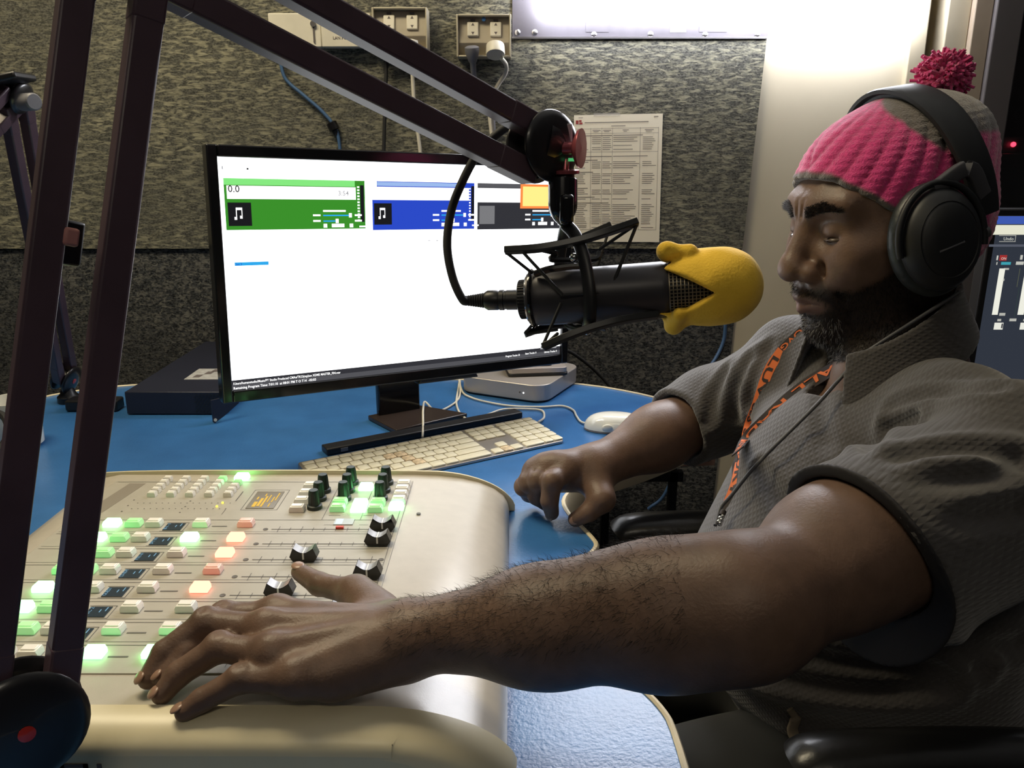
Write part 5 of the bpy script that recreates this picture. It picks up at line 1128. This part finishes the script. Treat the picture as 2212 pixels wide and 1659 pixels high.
def on_shirt(px, py, off=0.0165, fn=None):
    fn = fn or shirt
    r_ = ray(px, py); ts = np.linspace(0.45, 1.25, 1600).astype(f32); pts = (CAM[None] + ts[:, None] * r_[None]).astype(f32)
    d = np.minimum(fn(pts), body_fast(pts)); i = np.where(d < off)[0]
    t = ts[i[0]] if len(i) else 0.85
    return CAM + r_ * t
CREASE = [([(1838, 1052), (1858, 985), (1925, 925), (1985, 905)], 0.0065), ([(1862, 1022), (1960, 985), (2080, 975), (2200, 985)], 0.0075), ([(1890, 1050), (2010, 1048), (2130, 1030), (2205, 1010)], 0.006),
          ([(1930, 880), (2040, 850), (2150, 840)], 0.005), ([(2050, 1130), (2130, 1110), (2200, 1100)], 0.005), ([(1625, 770), (1592, 840), (1588, 900)], 0.006), ([(1660, 752), (1630, 810), (1622, 870)], 0.005), ([(1570, 800), (1545, 850), (1530, 910)], 0.005),
          ([(1800, 1352), (1930, 1368), (2080, 1400), (2200, 1390)], 0.0075), ([(1690, 1392), (1800, 1422), (1950, 1440), (2120, 1440)], 0.007), ([(1600, 1450), (1750, 1478), (1900, 1490), (2050, 1480)], 0.007), ([(1640, 1010), (1680, 1070), (1720, 1110)], 0.005), ([(1780, 850), (1775, 920), (1800, 990)], 0.004)]
CR = []
for pth, r_ in CREASE:
    q3 = [on_shirt(a, b, 0.0005, shirt0) for a, b, _ in spline([(a, b, 0) for a, b in pth], 2)]
    CR.append((q3, r_, np.mean(q3, 0), max(np.linalg.norm(k - np.mean(q3, 0)) for k in q3)))
def shirt(p):
    e = shirt0(p)
    for q3, r_, c_, rad_ in CR:
        def dist(pp):
            d = None
            for i in range(len(q3) - 1):
                t = rc(pp, q3[i], q3[i + 1], 0.0, 0.0); d = t if d is None else np.minimum(d, t)
            return d
        dd = near(dist, p, c_, rad_, 0.04); k_ = f32(r_) * np.clip(((p - l_hem.astype(f32)) @ l_dir.astype(f32) - 0.012) / 0.03 + 10.0 * (p[:, 2] < 0.80) + 10.0 * (p[:, 1] > 0.80), 0, 1)
        e = e + k_ * 0.95 * np.exp(-(dd / 0.0065) ** 2) - k_ * 0.65 * np.exp(-((dd - 0.017) / 0.008) ** 2)
    e = np.minimum(e, smax(left_arm(p) - 0.006, (l_hem - p) @ l_dir.astype(f32) + 0.010 * np.sin(p[:, 2] * 30), 0.003))
    return shirt_open(p, e)
def shirt_mat():
    m = mat('grey_polo', (0.068, 0.062, 0.060), 0.85, var=0.10, vscale=120, sheen=0.35, spec=0.2); nt = m.node_tree; L = nt.links; b = nt.nodes['Principled BSDF']
    tc = nt.nodes.new('ShaderNodeTexCoord'); hs = []
    for dv in ((0.6, -0.6, 1.0), (0.6, -0.6, -1.0)):
        dt = nt.nodes.new('ShaderNodeVectorMath'); dt.operation = 'DOT_PRODUCT'; dt.inputs[1].default_value = [k * 980 for k in dv]; L.new(tc.outputs['Object'], dt.inputs[0])
        sn = nt.nodes.new('ShaderNodeMath'); sn.operation = 'SINE'; L.new(dt.outputs['Value'], sn.inputs[0]); hs.append(sn.outputs[0])
    mx = nt.nodes.new('ShaderNodeMath'); mx.operation = 'MAXIMUM'; L.new(hs[0], mx.inputs[0]); L.new(hs[1], mx.inputs[1])
    pw = nt.nodes.new('ShaderNodeMath'); pw.operation = 'MULTIPLY'; pw.inputs[1].default_value = 0.5; L.new(mx.outputs[0], pw.inputs[0])
    bp = nt.nodes.new('ShaderNodeBump'); bp.inputs['Strength'].default_value = 0.4; bp.inputs['Distance'].default_value = 0.0012; L.new(pw.outputs[0], bp.inputs['Height']); L.new(bp.outputs[0], b.inputs['Normal'])
    return m
M['polo'] = shirt_mat(); M['trim_black'] = mat('dark_trim', (0.02, 0.018, 0.02), 0.8)
SLO, SHI = (0.10, 0.46, 0.58), (0.68, 1.34, 1.10)
sh, sv, sf = shell('polo_shirt', shirt, SLO, SHI, 0.0037, M['polo'], it=2)
# dark piping around the near sleeve
def surf_from(fn, o, dr, tmax=0.25, s0=0.0):
    ts = np.linspace(s0, tmax, 400).astype(f32); pts = (o[None] + ts[:, None] * dr[None]).astype(f32); d = fn(pts); i = np.where(d > 0)[0]
    return pts[i[0]].astype(float) if len(i) else None
def hem_band(p):
    hd_ = (l_hem - p) @ l_dir.astype(f32) + 0.010 * np.sin(p[:, 2] * 30)
    return smax(smax(smin(sleeve_l(p), left_arm(p) - 0.006, 0.004) - 0.0016, np.abs(hd_ + 0.0016) - 0.0019, 0.0015), -(left_arm(p) - 0.002), 0.002)
shell('sleeve_hem', hem_band, l_hem - 0.125, l_hem + 0.125, 0.0018, M['trim_black'], parent=sh, it=1)
# collar: two leaves standing round the neck and folding outward
def collar(p):
    ax = nrm(np.array([0, 0, 1.0]) + cx2 * 0.34); o = (NB + ax * 0.050).astype(f32); q = p - o; ax = ax.astype(f32); h = q @ ax; r2 = q - h[:, None] * ax
    fx = r2 @ cx2.astype(f32) - 0.012; fy = r2 @ cy.astype(f32); r = np.sqrt(fx * fx * 0.80 + fy * fy); ang = np.arctan2(fy, fx)          # 0 = front
    Rr = 0.070 + (0.34 + 0.20 * np.cos(ang)) * np.clip(0.024 - h, 0, 0.10)
    d = (np.abs(r - Rr) - 0.0030) * 0.85
    gap = 0.55 - np.abs(ang)                                   # open at the front
    lowedge = -0.048 + 0.012 * (1 - np.cos(ang)) - 0.030 * np.exp(-((np.abs(ang) - 0.80) / 0.28) ** 2)     # pointed leaves
    top = 0.008 + 0.034 * (1 - np.cos(ang)) * 0.5
    d = smax(d, h - top, 0.003); d = smax(d, (lowedge - h), 0.003); return smax(d, gap * 0.06, 0.003)
shell('collar', collar, NB - 0.15, NB + 0.15, 0.0026, M['polo'], parent=sh, it=2)

# --- trousers (mostly hidden under the desk)
M['trouser'] = mat('dark_trousers', (0.016, 0.017, 0.017), 0.9, var=0.1, sheen=0.15)
LK, RK = np.array([0.06, 0.69, 0.53]), np.array([0.04, 1.00, 0.53])
def trousers(p):
    d = ell(p, PV + np.array([0.01, 0, -0.01]), (0.165, 0.205, 0.120), TA)
    d = smin(d, rc(p, PV + np.array([-0.05, -0.10, -0.01]), LK, 0.105, 0.078), 0.04); d = smin(d, rc(p, PV + np.array([-0.05, 0.12, -0.01]), RK, 0.100, 0.078), 0.04)
    d = smin(d, rc(p, LK, LK + np.array([0.06, 0, -0.46]), 0.075, 0.055), 0.03); d = smin(d, rc(p, RK, RK + np.array([0.06, 0, -0.46]), 0.075, 0.055), 0.03)
    n1, n2 = folds(p); return smax(d + 0.003 * n1, 0.07 - p[:, 2], 0.01)
shell('trousers', trousers, (-0.10, 0.50, 0.05), (0.66, 1.12, 0.74), 0.006, M['trouser'], it=2)
for k_ in (LK, RK):
    s_ = k_ + np.array([0.03, 0, -0.49])
    MB().ball(s_ + np.array([-0.05, 0, 0.008]), (0.13, 0.048, 0.045), 20, 12).build('shoe', M['black'], pe, smooth=80)
def lap(p): return np.minimum(shirt(p), trousers(p))
pk_ = [on_shirt(a, b, 0.003, lap) for a, b in ((1706, 1532), (1718, 1552), (1712, 1575), (1722, 1598), (1748, 1622))]
MB().tube(spline(pk_, 6), [0.0035] * 6 + [0.006] * 13 + [0.004] * 6, 8, flat=0.5, hint=(0, 1, 0)).build('pocket_lining', mat('lining', (0.26, 0.21, 0.15), 0.9), pe, smooth=80)

# --- beanie
M['knit'] = mat('pink_knit', (0.55, 0.04, 0.19), 0.95, attr='Col', var=0.18, vscale=300, bump=0.8, bscale=520, sheen=0.7, spec=0.1)
def brim(th):   # height of the edge round the head, th = 0 front
    return np.interp(np.abs(th), [0, 0.35, 0.75, 1.15, 1.6, 2.2, 3.15], [0.056, 0.052, 0.030, 0.000, -0.060, -0.075, -0.080]).astype(f32)
def hat_base(q):
    d = smin(ell(q, (-0.012, 0, 0.036), (0.107, 0.086, 0.086)), ell(q, (-0.020, 0, -0.012), (0.095, 0.084, 0.075)), 0.03)
    return smin(d, ell(q, (-0.050, 0, 0.074), (0.070, 0.062, 0.050)), 0.03)       # peaked crown
def beanie(p):
    q = hloc(p); th = np.arctan2(q[:, 1], q[:, 0] + 0.01); d = hat_base(q); fade = np.clip((0.125 - q[:, 2]) / 0.05, 0, 1)
    rib = np.abs(np.sin((np.abs(th) - 7.0 * (q[:, 2] - 0.03)) * 12)) ** 0.5
    d = d + 0.0034 * fade * (1 - rib) - 0.0006 * np.sin(q[:, 2] * 900) * fade
    roll_ = np.exp(-(((q[:, 2] - brim(th)) - 0.006) / 0.006) ** 2); d = d - 0.0022 * roll_
    return smax(d, (brim(th) - q[:, 2]) * 0.8, 0.005) * f32(HS)
def hatcol(v):
    q = hloc(v.astype(f32)); th = np.arctan2(q[:, 1], q[:, 0] + 0.01); h = q[:, 2] - brim(th); c = np.tile(np.array([0.72, 0.055, 0.25]), (len(v), 1))
    g = np.array([0.115, 0.100, 0.095])
    edge = np.clip((0.011 - h) / 0.004, 0, 1)[:, None]; top = np.clip((h - np.interp(np.abs(th), [0, 1.2, 2.0, 3.15], [0.062, 0.098, 0.150, 0.150])) / 0.006, 0, 1)[:, None]
    rib = np.abs(np.sin((np.abs(th) - 7.0 * (q[:, 2] - 0.03)) * 12)) ** 0.5; c = c * (0.62 + 0.38 * rib)[:, None]
    c = c * (1 - edge) + g * edge; return c * (1 - top) + g * 1.3 * top
hat, hv, hff = shell('beanie', beanie, HC - 0.17, HC + 0.19, 0.0022, M['knit'], it=1, cols=hatcol)
pm = hp(-0.080, -0.004, 0.138); pb = MB(); rp = np.random.default_rng(4)
for i in range(900):
    d_ = nrm(rp.normal(size=3)); L = rp.uniform(0.020, 0.030); a = pm + d_ * 0.004; b = pm + d_ * L * 0.7 + rp.normal(size=3) * 0.001; e_ = pm + d_ * L + rp.normal(size=3) * 0.0028
    pb.tube([a, b, e_], [0.0012, 0.0021, 0.0017], 5)
pb.build('pompom', mat('pink_yarn', (0.62, 0.055, 0.22), 0.95, var=0.2, vscale=200, sheen=0.5), hat, smooth=70, kind='stuff')

# ------------------------------------------------------------------ headphones
hd = thing('headphones', hp(-0.01, 0, 0.14), 'large black over-ear headphones worn over the pink beanie', 'headphones')
M['hp_black'] = mat('headphone_black', (0.012, 0.013, 0.015), 0.5, var=0.1); M['leather'] = mat('ear_leather', (0.016, 0.021, 0.022), 0.42, var=0.15, vscale=60, bump=0.3, bscale=150); M['hp_grey'] = mat('headphone_grey', (0.07, 0.07, 0.078), 0.45)
band = []; NBD = 40
for k in range(NBD + 1):
    t = math.pi * (k / NBD) * 1.10 - 0.05 * math.pi; band.append(hp(-0.016 - 0.020 * (1 - math.sin(t)), 0.101 * math.cos(t), 0.020 + 0.112 * math.sin(t)))
def strip(pts, w, th, wdir):
    mb = MB(); n = len(pts); vs = []
    for i, p in enumerate(pts):
        t = nrm(pts[min(i + 1, n - 1)] - pts[max(i - 1, 0)]); wd = nrm(wdir - t * np.dot(wdir, t)); nd = np.cross(t, wd)
        ww = w if not hasattr(w, '__len__') else w[i]
        for a, b in ((-1, -.6), (-.8, -1), (.8, -1), (1, -.6), (1, .6), (.8, 1), (-.8, 1), (-1, .6)): vs.append(p + wd * a * ww / 2 + nd * b * th / 2)
    fs = [(i * 8 + k, i * 8 + (k + 1) % 8, i * 8 + 8 + (k + 1) % 8, i * 8 + 8 + k) for i in range(n - 1) for k in range(8)] + [tuple(range(8))[::-1], tuple(range((n - 1) * 8, n * 8))]
    return mb.add(vs, fs)
strip(band, [0.030 + 0.012 * math.sin(math.pi * k / NBD) for k in range(NBD + 1)], 0.007, hf).build('headband', M['hp_black'], hd, smooth=60)
strip([p - (p - hp(-0.03, 0, 0.03)) * 0.05 for p in band[7:-7]], 0.030, 0.006, hf).build('band_padding', M['leather'], hd, smooth=60)
for s in (1, -1):
    cen = hp(0.016 if s > 0 else -0.008, s * 0.088, -0.014); ax = nrm(hl * s + hu * 0.10 + hf * 0.12); lx, ly, lz = hf, nrm(hu - ax * np.dot(hu, ax)), ax; lx = np.cross(ly, lz)
    def oval(prof, name, m, off=0.0, kx=0.90, ky=1.12):
        mb = MB(); N = 40; vs = []; fs = []
        for r_, h_ in prof:
            for k in range(N):
                a = 2 * math.pi * k / N; vs.append(cen + lz * (h_ + off) + lx * math.cos(a) * r_ * kx + ly * math.sin(a) * r_ * ky)
        for i in range(len(prof) - 1):
            for k in range(N): fs.append((i * N + k, i * N + (k + 1) % N, (i + 1) * N + (k + 1) % N, (i + 1) * N + k))
        fs += [tuple(range(N))[::-1], tuple(range((len(prof) - 1) * N, len(prof) * N))]
        return mb.add(vs, fs).build(name, m, hd, smooth=50)
    oval([(0.030, -0.006), (0.046, -0.004), (0.0515, 0.004), (0.0525, 0.010), (0.049, 0.017), (0.042, 0.020), (0.03, 0.020)], 'ear_cushion', M['leather'])
    oval([(0.044, 0.016), (0.0465, 0.019), (0.0455, 0.026), (0.041, 0.033), (0.034, 0.038), (0.033, 0.0375), (0.030, 0.040), (0.015, 0.042), (0.0, 0.0425)], 'ear_cup', M['hp_black'])
    yk = [cen + lz * 0.024 + lx * math.cos(a) * 0.0455 + ly * math.sin(a) * 0.057 for a in np.linspace(R(-12), R(192), 30)]
    MB().tube(yk, 0.0036, 8).build('yoke', M['hp_black'], hd, smooth=70)
    strip(spline([cen + lz * 0.022 + ly * 0.050 - lx * 0.004, hp(-0.016, s * 0.104, 0.050), band[2] if s > 0 else band[-3]], 6), 0.016, 0.008, hf).build('slider', M['hp_grey'], hd, smooth=60)
    MB().lathe([(0.0055, 0), (0.0055, 0.004), (0.003, 0.0055)], cen + lz * 0.024 + lx * 0.0455, lx, 14).build('pivot', M['hp_grey'], hd)
    MB().tube([cen + lz * 0.0425 + lx * 0.012 - ly * 0.004, cen + lz * 0.0422 - lx * 0.014 - ly * 0.010], 0.0012, 6).build('trim_strip', M['hp_grey'], hd)

# ------------------------------------------------------------------ lanyard and headphone lead, laid on the shirt
def ribbon(pts, w, wdirs, th=0.0012):
    mb = MB(); n = len(pts); vs = []
    for i, p in enumerate(pts):
        t = nrm(pts[min(i + 1, n - 1)] - pts[max(i - 1, 0)]); wd = wdirs[i]; wd = nrm(wd - t * np.dot(wd, t)); nd = np.cross(t, wd)
        for a, b in ((-1, -1), (1, -1), (1, 1), (-1, 1)): vs.append(p + wd * a * w / 2 + nd * b * th / 2)
    fs = [(i * 4 + k, i * 4 + (k + 1) % 4, i * 4 + 4 + (k + 1) % 4, i * 4 + 4 + k) for i in range(n - 1) for k in range(4)] + [(3, 2, 1, 0), tuple(range((n - 1) * 4, n * 4))]
    return mb.add(vs, fs)
ly_ = thing('lanyard', on_shirt(1560, 1120), 'black and orange lettered lanyard hanging over the grey polo shirt', 'lanyard')
M['orange'] = mat('lanyard_orange', (0.72, 0.16, 0.035), 0.7); M['lan_black'] = mat('lanyard_black', (0.022, 0.014, 0.014), 0.7)
def strap(pix, name, m, w, wpix, txt=None, tm=None, th_=0.011, back=False):
    pts = [on_shirt(*q) for q in spline([(a, b, 0) for a, b in pix], 5)]; 
    for _ in range(10): pts = [pts[0]] + [(pts[i - 1] + pts[i] * 2 + pts[i + 1]) / 4 for i in range(1, len(pts) - 1)] + [pts[-1]]
    wd = []
    for i, p in enumerate(pts):
        t = nrm(pts[min(i + 2, len(pts) - 1)] - pts[max(i - 2, 0)]); eps = 0.004
        g = np.array([(shirt0((p[None] + np.eye(3)[k] * eps).astype(f32))[0] - shirt0((p[None] - np.eye(3)[k] * eps).astype(f32))[0]) for k in range(3)]); nv = nrm(nrm(g) * 0.40 + nrm(CAM - p) * 0.60)
        wd.append(nrm(np.cross(nv, t)))
    for _ in range(6): wd = [wd[0]] + [nrm(wd[i - 1] + wd[i] * 2 + wd[i + 1]) for i in range(1, len(wd) - 1)] + [wd[-1]]
    o = ribbon(pts, w, wd).build(name, m, ly_, smooth=70)
    if txt:
        cum = np.concatenate([[0], np.cumsum([np.linalg.norm(pts[i + 1] - pts[i]) for i in range(len(pts) - 1)])]); vt, ft, wt = text_geo(txt, 0.02); tot = cum[-1]; sc_x = tot * 0.94 / wt
        vs = []
        for x, y in vt:
            s_ = x * sc_x + tot * 0.03; i = min(np.searchsorted(cum, s_) - 1, len(pts) - 2); i = max(i, 0); k = (s_ - cum[i]) / (cum[i + 1] - cum[i])
            p = pts[i] * (1 - k) + pts[i + 1] * k; t = nrm(pts[i + 1] - pts[i]); wv = nrm(wd[i] - t * np.dot(wd[i], t)); nv = nrm(np.cross(t, wv)); nv = nv if np.dot(nv, CAM - p) > 0 else -nv
            vs.append(p + wv * (y - 0.36) * th_ * 1.25 + nv * 0.0011)
        MB().add(vs, ft).build('lettering', tm, o, smooth=0)
    return o
strap([(1845, 772), (1800, 797), (1745, 828), (1695, 868), (1650, 912), (1612, 948), (1594, 975)], 'strap', M['lan_black'], 0.0165, False, 'CALL RADIO 5NPY', M['orange'], 0.0105)
strap([(1735, 712), (1706, 738), (1688, 756)], 'strap', M['lan_black'], 0.011, False, 'OVG', M['orange'], 0.008)
strap([(1690, 756), (1668, 785), (1652, 820), (1640, 860), (1622, 905), (1607, 950), (1598, 1000), (1590, 1050), (1572, 1090)], 'strap', M['orange'], 0.0128, False, 'LUV SSS SSS SUPPORT', M['lan_black'], 0.010)
strap([(1594, 970), (1588, 1000), (1586, 1030), (1592, 1052), (1580, 1080), (1566, 1102)], 'strap', M['lan_black'], 0.007, False)
cpt = on_shirt(1563, 1104); cpb = on_shirt(1552, 1132)
MB().tube([cpt, lerp(cpt, cpb, 0.35)], 0.0035, 10).build('crimp', M['lan_black'], ly_)
ck_ = MB()
for k in range(5): ck_.ball(lerp(cpt, cpb, 0.4 + 0.14 * k) + np.array([0.0012 * (-1) ** k, -0.001, 0]), (0.0024, 0.0018, 0.0030), 10, 6)
ck_.build('swivel_clip', M['chrome'], ly_, smooth=70)
hc_ = [hp(-0.01, 0.10, -0.07)] + [on_shirt(a_, b_, 0.019) for a_, b_, _ in spline([(a, b, 0) for a, b in ((1868, 762), (1820, 812), (1770, 868), (1720, 918), (1665, 972), (1620, 1020), (1580, 1070), (1556, 1098), (1545, 1135))], 4)]
t = thing('headphone_lead', hc_[-1], 'thin grey headphone lead crossing the chest below the lanyard', 'cable'); MB().tube(spline(hc_, 3), 0.0021, 8).build('cord', M['hp_grey'], t, smooth=80)

# ------------------------------------------------------------------ chair
ch = thing('office_chair', (0.42, 0.84, 0), 'black office chair with padded glossy armrests under the seated person', 'chair')
M['vinyl'] = mat('black_vinyl', (0.012, 0.012, 0.013), 0.28, bump=0.15, bscale=120)
MB().box((0.42, 0.84, 0.44), (0.46, 0.48, 0.07)).build('seat', M['vinyl'], ch, 0.03, 4)
MB().box((0.71, 0.84, 0.72), (0.07, 0.44, 0.46)).build('backrest', M['vinyl'], ch, 0.03, 4)
MB().box((0.69, 0.84, 0.46), (0.03, 0.06, 0.18)).build('back_bar', M['black'], ch, 0.005)
MB().cyl((0.42, 0.84, 0.06), (0.42, 0.84, 0.41), 0.025).build('gas_lift', M['black'], ch)
for k in range(5):
    a = R(72 * k + 10); e_ = np.array([0.42 + 0.29 * math.cos(a), 0.84 + 0.29 * math.sin(a), 0.055]); MB().tube([(0.42, 0.84, 0.09), e_], [0.024, 0.016], 8).build('base_leg', M['black'], ch)
    MB().cyl(e_ + np.array([-math.sin(a) * .02, math.cos(a) * .02, -0.028]), e_ + np.array([math.sin(a) * .02, -math.cos(a) * .02, -0.028]), 0.026).build('castor', M['black'], ch)
ar0 = A(1375, 1143, 1.16); ar1 = A(1560, 1135, 1.12)
for y_, x0, zt_ in ((ar0[1], ar0[0], ar0[2]), (A(1790, 1645, 0.715)[1], A(1790, 1645, 0.715)[0], A(1790, 1645, 0.715)[2])):
    MB().tube(spline([(x0 - 0.025, y_, zt_ - 0.012), (x0, y_, zt_), (x0 + 0.12, y_, zt_ + 0.004), (x0 + 0.26, y_, zt_)], 6), [0.014] + [0.030] * 18, 16, flat=0.75).build('armrest', M['vinyl'], ch, smooth=80)
    MB().box((x0 + 0.14, y_, (zt_ + 0.42) / 2), (0.05, 0.02, zt_ - 0.44)).build('arm_post', M['black'], ch, 0.004)

# ------------------------------------------------------------------ wooden stand and screen behind him
st = thing('wooden_stand', (0.40, 1.55, 0), 'pale wooden shelf board with drilled hole on a black frame behind the forearm', 'stand')
w0, w1 = P(1300, 1012, 1.55), P(1546, 985, 1.55)
pl2 = MB().prism([(P(1290, 1005, 1.55)[0], P(1290, 1015, 1.55)[2]), (w1[0], P(1546, 1006, 1.55)[2]), (w1[0], P(1546, 966, 1.55)[2]), (P(1520, 966, 1.55)[0], P(1520, 964, 1.55)[2]), (P(1290, 1005, 1.55)[0], P(1290, 985, 1.55)[2])], (0, 1.55, 0), (1, 0, 0), (0, 0, 1), (0, 0.03, 0))
pl2.build('shelf_board', mat('pale_wood', (0.46, 0.27, 0.20), 0.5, var=0.1), st, 0.002)
MB().lathe([(0.007, 0), (0.007, 0.0008)], P(1530, 990, 1.549), (0, -1, 0), 14).build('drilled_hole', M['ink'], st)
for px in (1310, 1455):
    a = P(px, 1015, 1.56); MB().bb(a[0] - .008, a[0] + .008, 1.552, 1.572, 0, a[2]).build('frame_leg', M['black'], st)
a, b = P(1310, 1018, 1.56), P(1475, 1018, 1.56); MB().bb(a[0], b[0], 1.552, 1.572, b[2] - 0.02, b[2]).build('frame_rail', M['black'], st)
s2 = thing('side_monitor', P(2260, 770, 1.45), 'dark screen of level meters partly hidden behind the pink beanie', 'monitor')
sy0 = 1.45
x0, x1 = P(2135, 600, sy0)[0], P(2135, 600, sy0)[0] + 0.42; zt_, zb_ = P(2200, 466, sy0)[2], P(2200, 880, sy0)[2]
MB().bb(x0 - .012, x1 + .012, sy0, sy0 + 0.03, zb_ - .015, zt_ + .012).build('casing', M['black'], s2, 0.003)
MB().bb(x0, x1, sy0 - .001, sy0 + .004, zb_, zt_).build('screen', emis('ui_dark', (0.030, 0.036, 0.050), 1.0), s2, smooth=0)
MB().bb(x0 + .18, x0 + .24, sy0 + .005, sy0 + .03, 0.62, zb_).build('stand_neck', M['black'], s2); MB().bb(x0 + .06, x0 + .36, sy0 - .08, sy0 + .10, 0.60, 0.62).build('stand_foot', M['black'], s2, 0.004)
Lg = {}
def ui(col, st_, px0, px1, py0, py1, lay=1):
    a, b = P(px0, py1, sy0 - .0012 - .0003 * lay), P(px1, py0, sy0 - .0012 - .0003 * lay); mb = Lg.setdefault((col, st_), MB()); y = a[1]
    mb.quad((a[0], y, a[2]), (b[0], y, a[2]), (b[0], y, b[2]), (a[0], y, b[2]))
W_, GN, BL = (0.75, 0.75, 0.68), (0.045, 0.13, 0.05), (0.05, 0.10, 0.42)
ui(BL, 1, 2136, 2400, 467, 484); ui((0.78, 0.77, 0.62), 1, 2136, 2400, 486, 507); ui((0.09, 0.10, 0.13), 1, 2136, 2400, 528, 533)
ui(W_, 0.5, 2158, 2194, 508, 509.5); ui(W_, 0.5, 2158, 2194, 521, 522.5); ui(W_, 0.5, 2193, 2194, 508, 522)
ui((0.35, 0.03, 0.03), 1, 2158, 2176, 551, 563); ui(W_, 0.8, 2152, 2157, 552, 562); ui((0.05, 0.35, 0.42), 1, 2162, 2184, 566, 572); ui(W_, 0.8, 2152, 2155, 566, 572); ui(W_, 0.7, 2194, 2212, 565, 572); ui(W_, .7, 2203, 2210, 551, 561)
for off in (0, 56, 112):
    ui((0.85, 0.85, 0.75), 1, 2155 + off, 2159 + off, 580, 680); ui(W_, .6, 2168 + off, 2180 + off, 579, 583); ui(W_, .6, 2166 + off, 2170 + off, 602, 607); ui(W_, .6, 2158 + off, 2172 + off, 676, 682)
    ui((0.11, 0.12, 0.07), 1, 2196 + off, 2204 + off, 580, 620); ui(GN, 1, 2191 + off, 2202 + off, 620, 685); ui(W_, .6, 2154 + off, 2163 + off, 689, 694); ui(W_, .6, 2180 + off, 2196 + off, 688, 694)
    ui((0.8, 0.8, 0.72), 1, 2146 + off, 2168 + off, 697, 712); ui((0.05, 0.05, 0.06), 1, 2162 + off, 2167 + off, 699, 709, 2)
scr2 = [o for o in s2.children if o.name.startswith('screen')][0]
for k, ((col, st_), mb) in enumerate(Lg.items()): mb.build('screen_graphics', emis('ui_%d' % k, col, st_), scr2, smooth=0, kind='stuff')
tm_ = MB(); text_on(tm_, 'Undo', P(2167, 519, sy0 - .002), (1, 0, 0), (0, 0, 1), 0.008); text_on(tm_, 'ON', P(2162, 561, sy0 - .0025), (1, 0, 0), (0, 0, 1), 0.006); tm_.build('screen_text', emis('ui_txt', W_, 0.9), scr2, smooth=0)
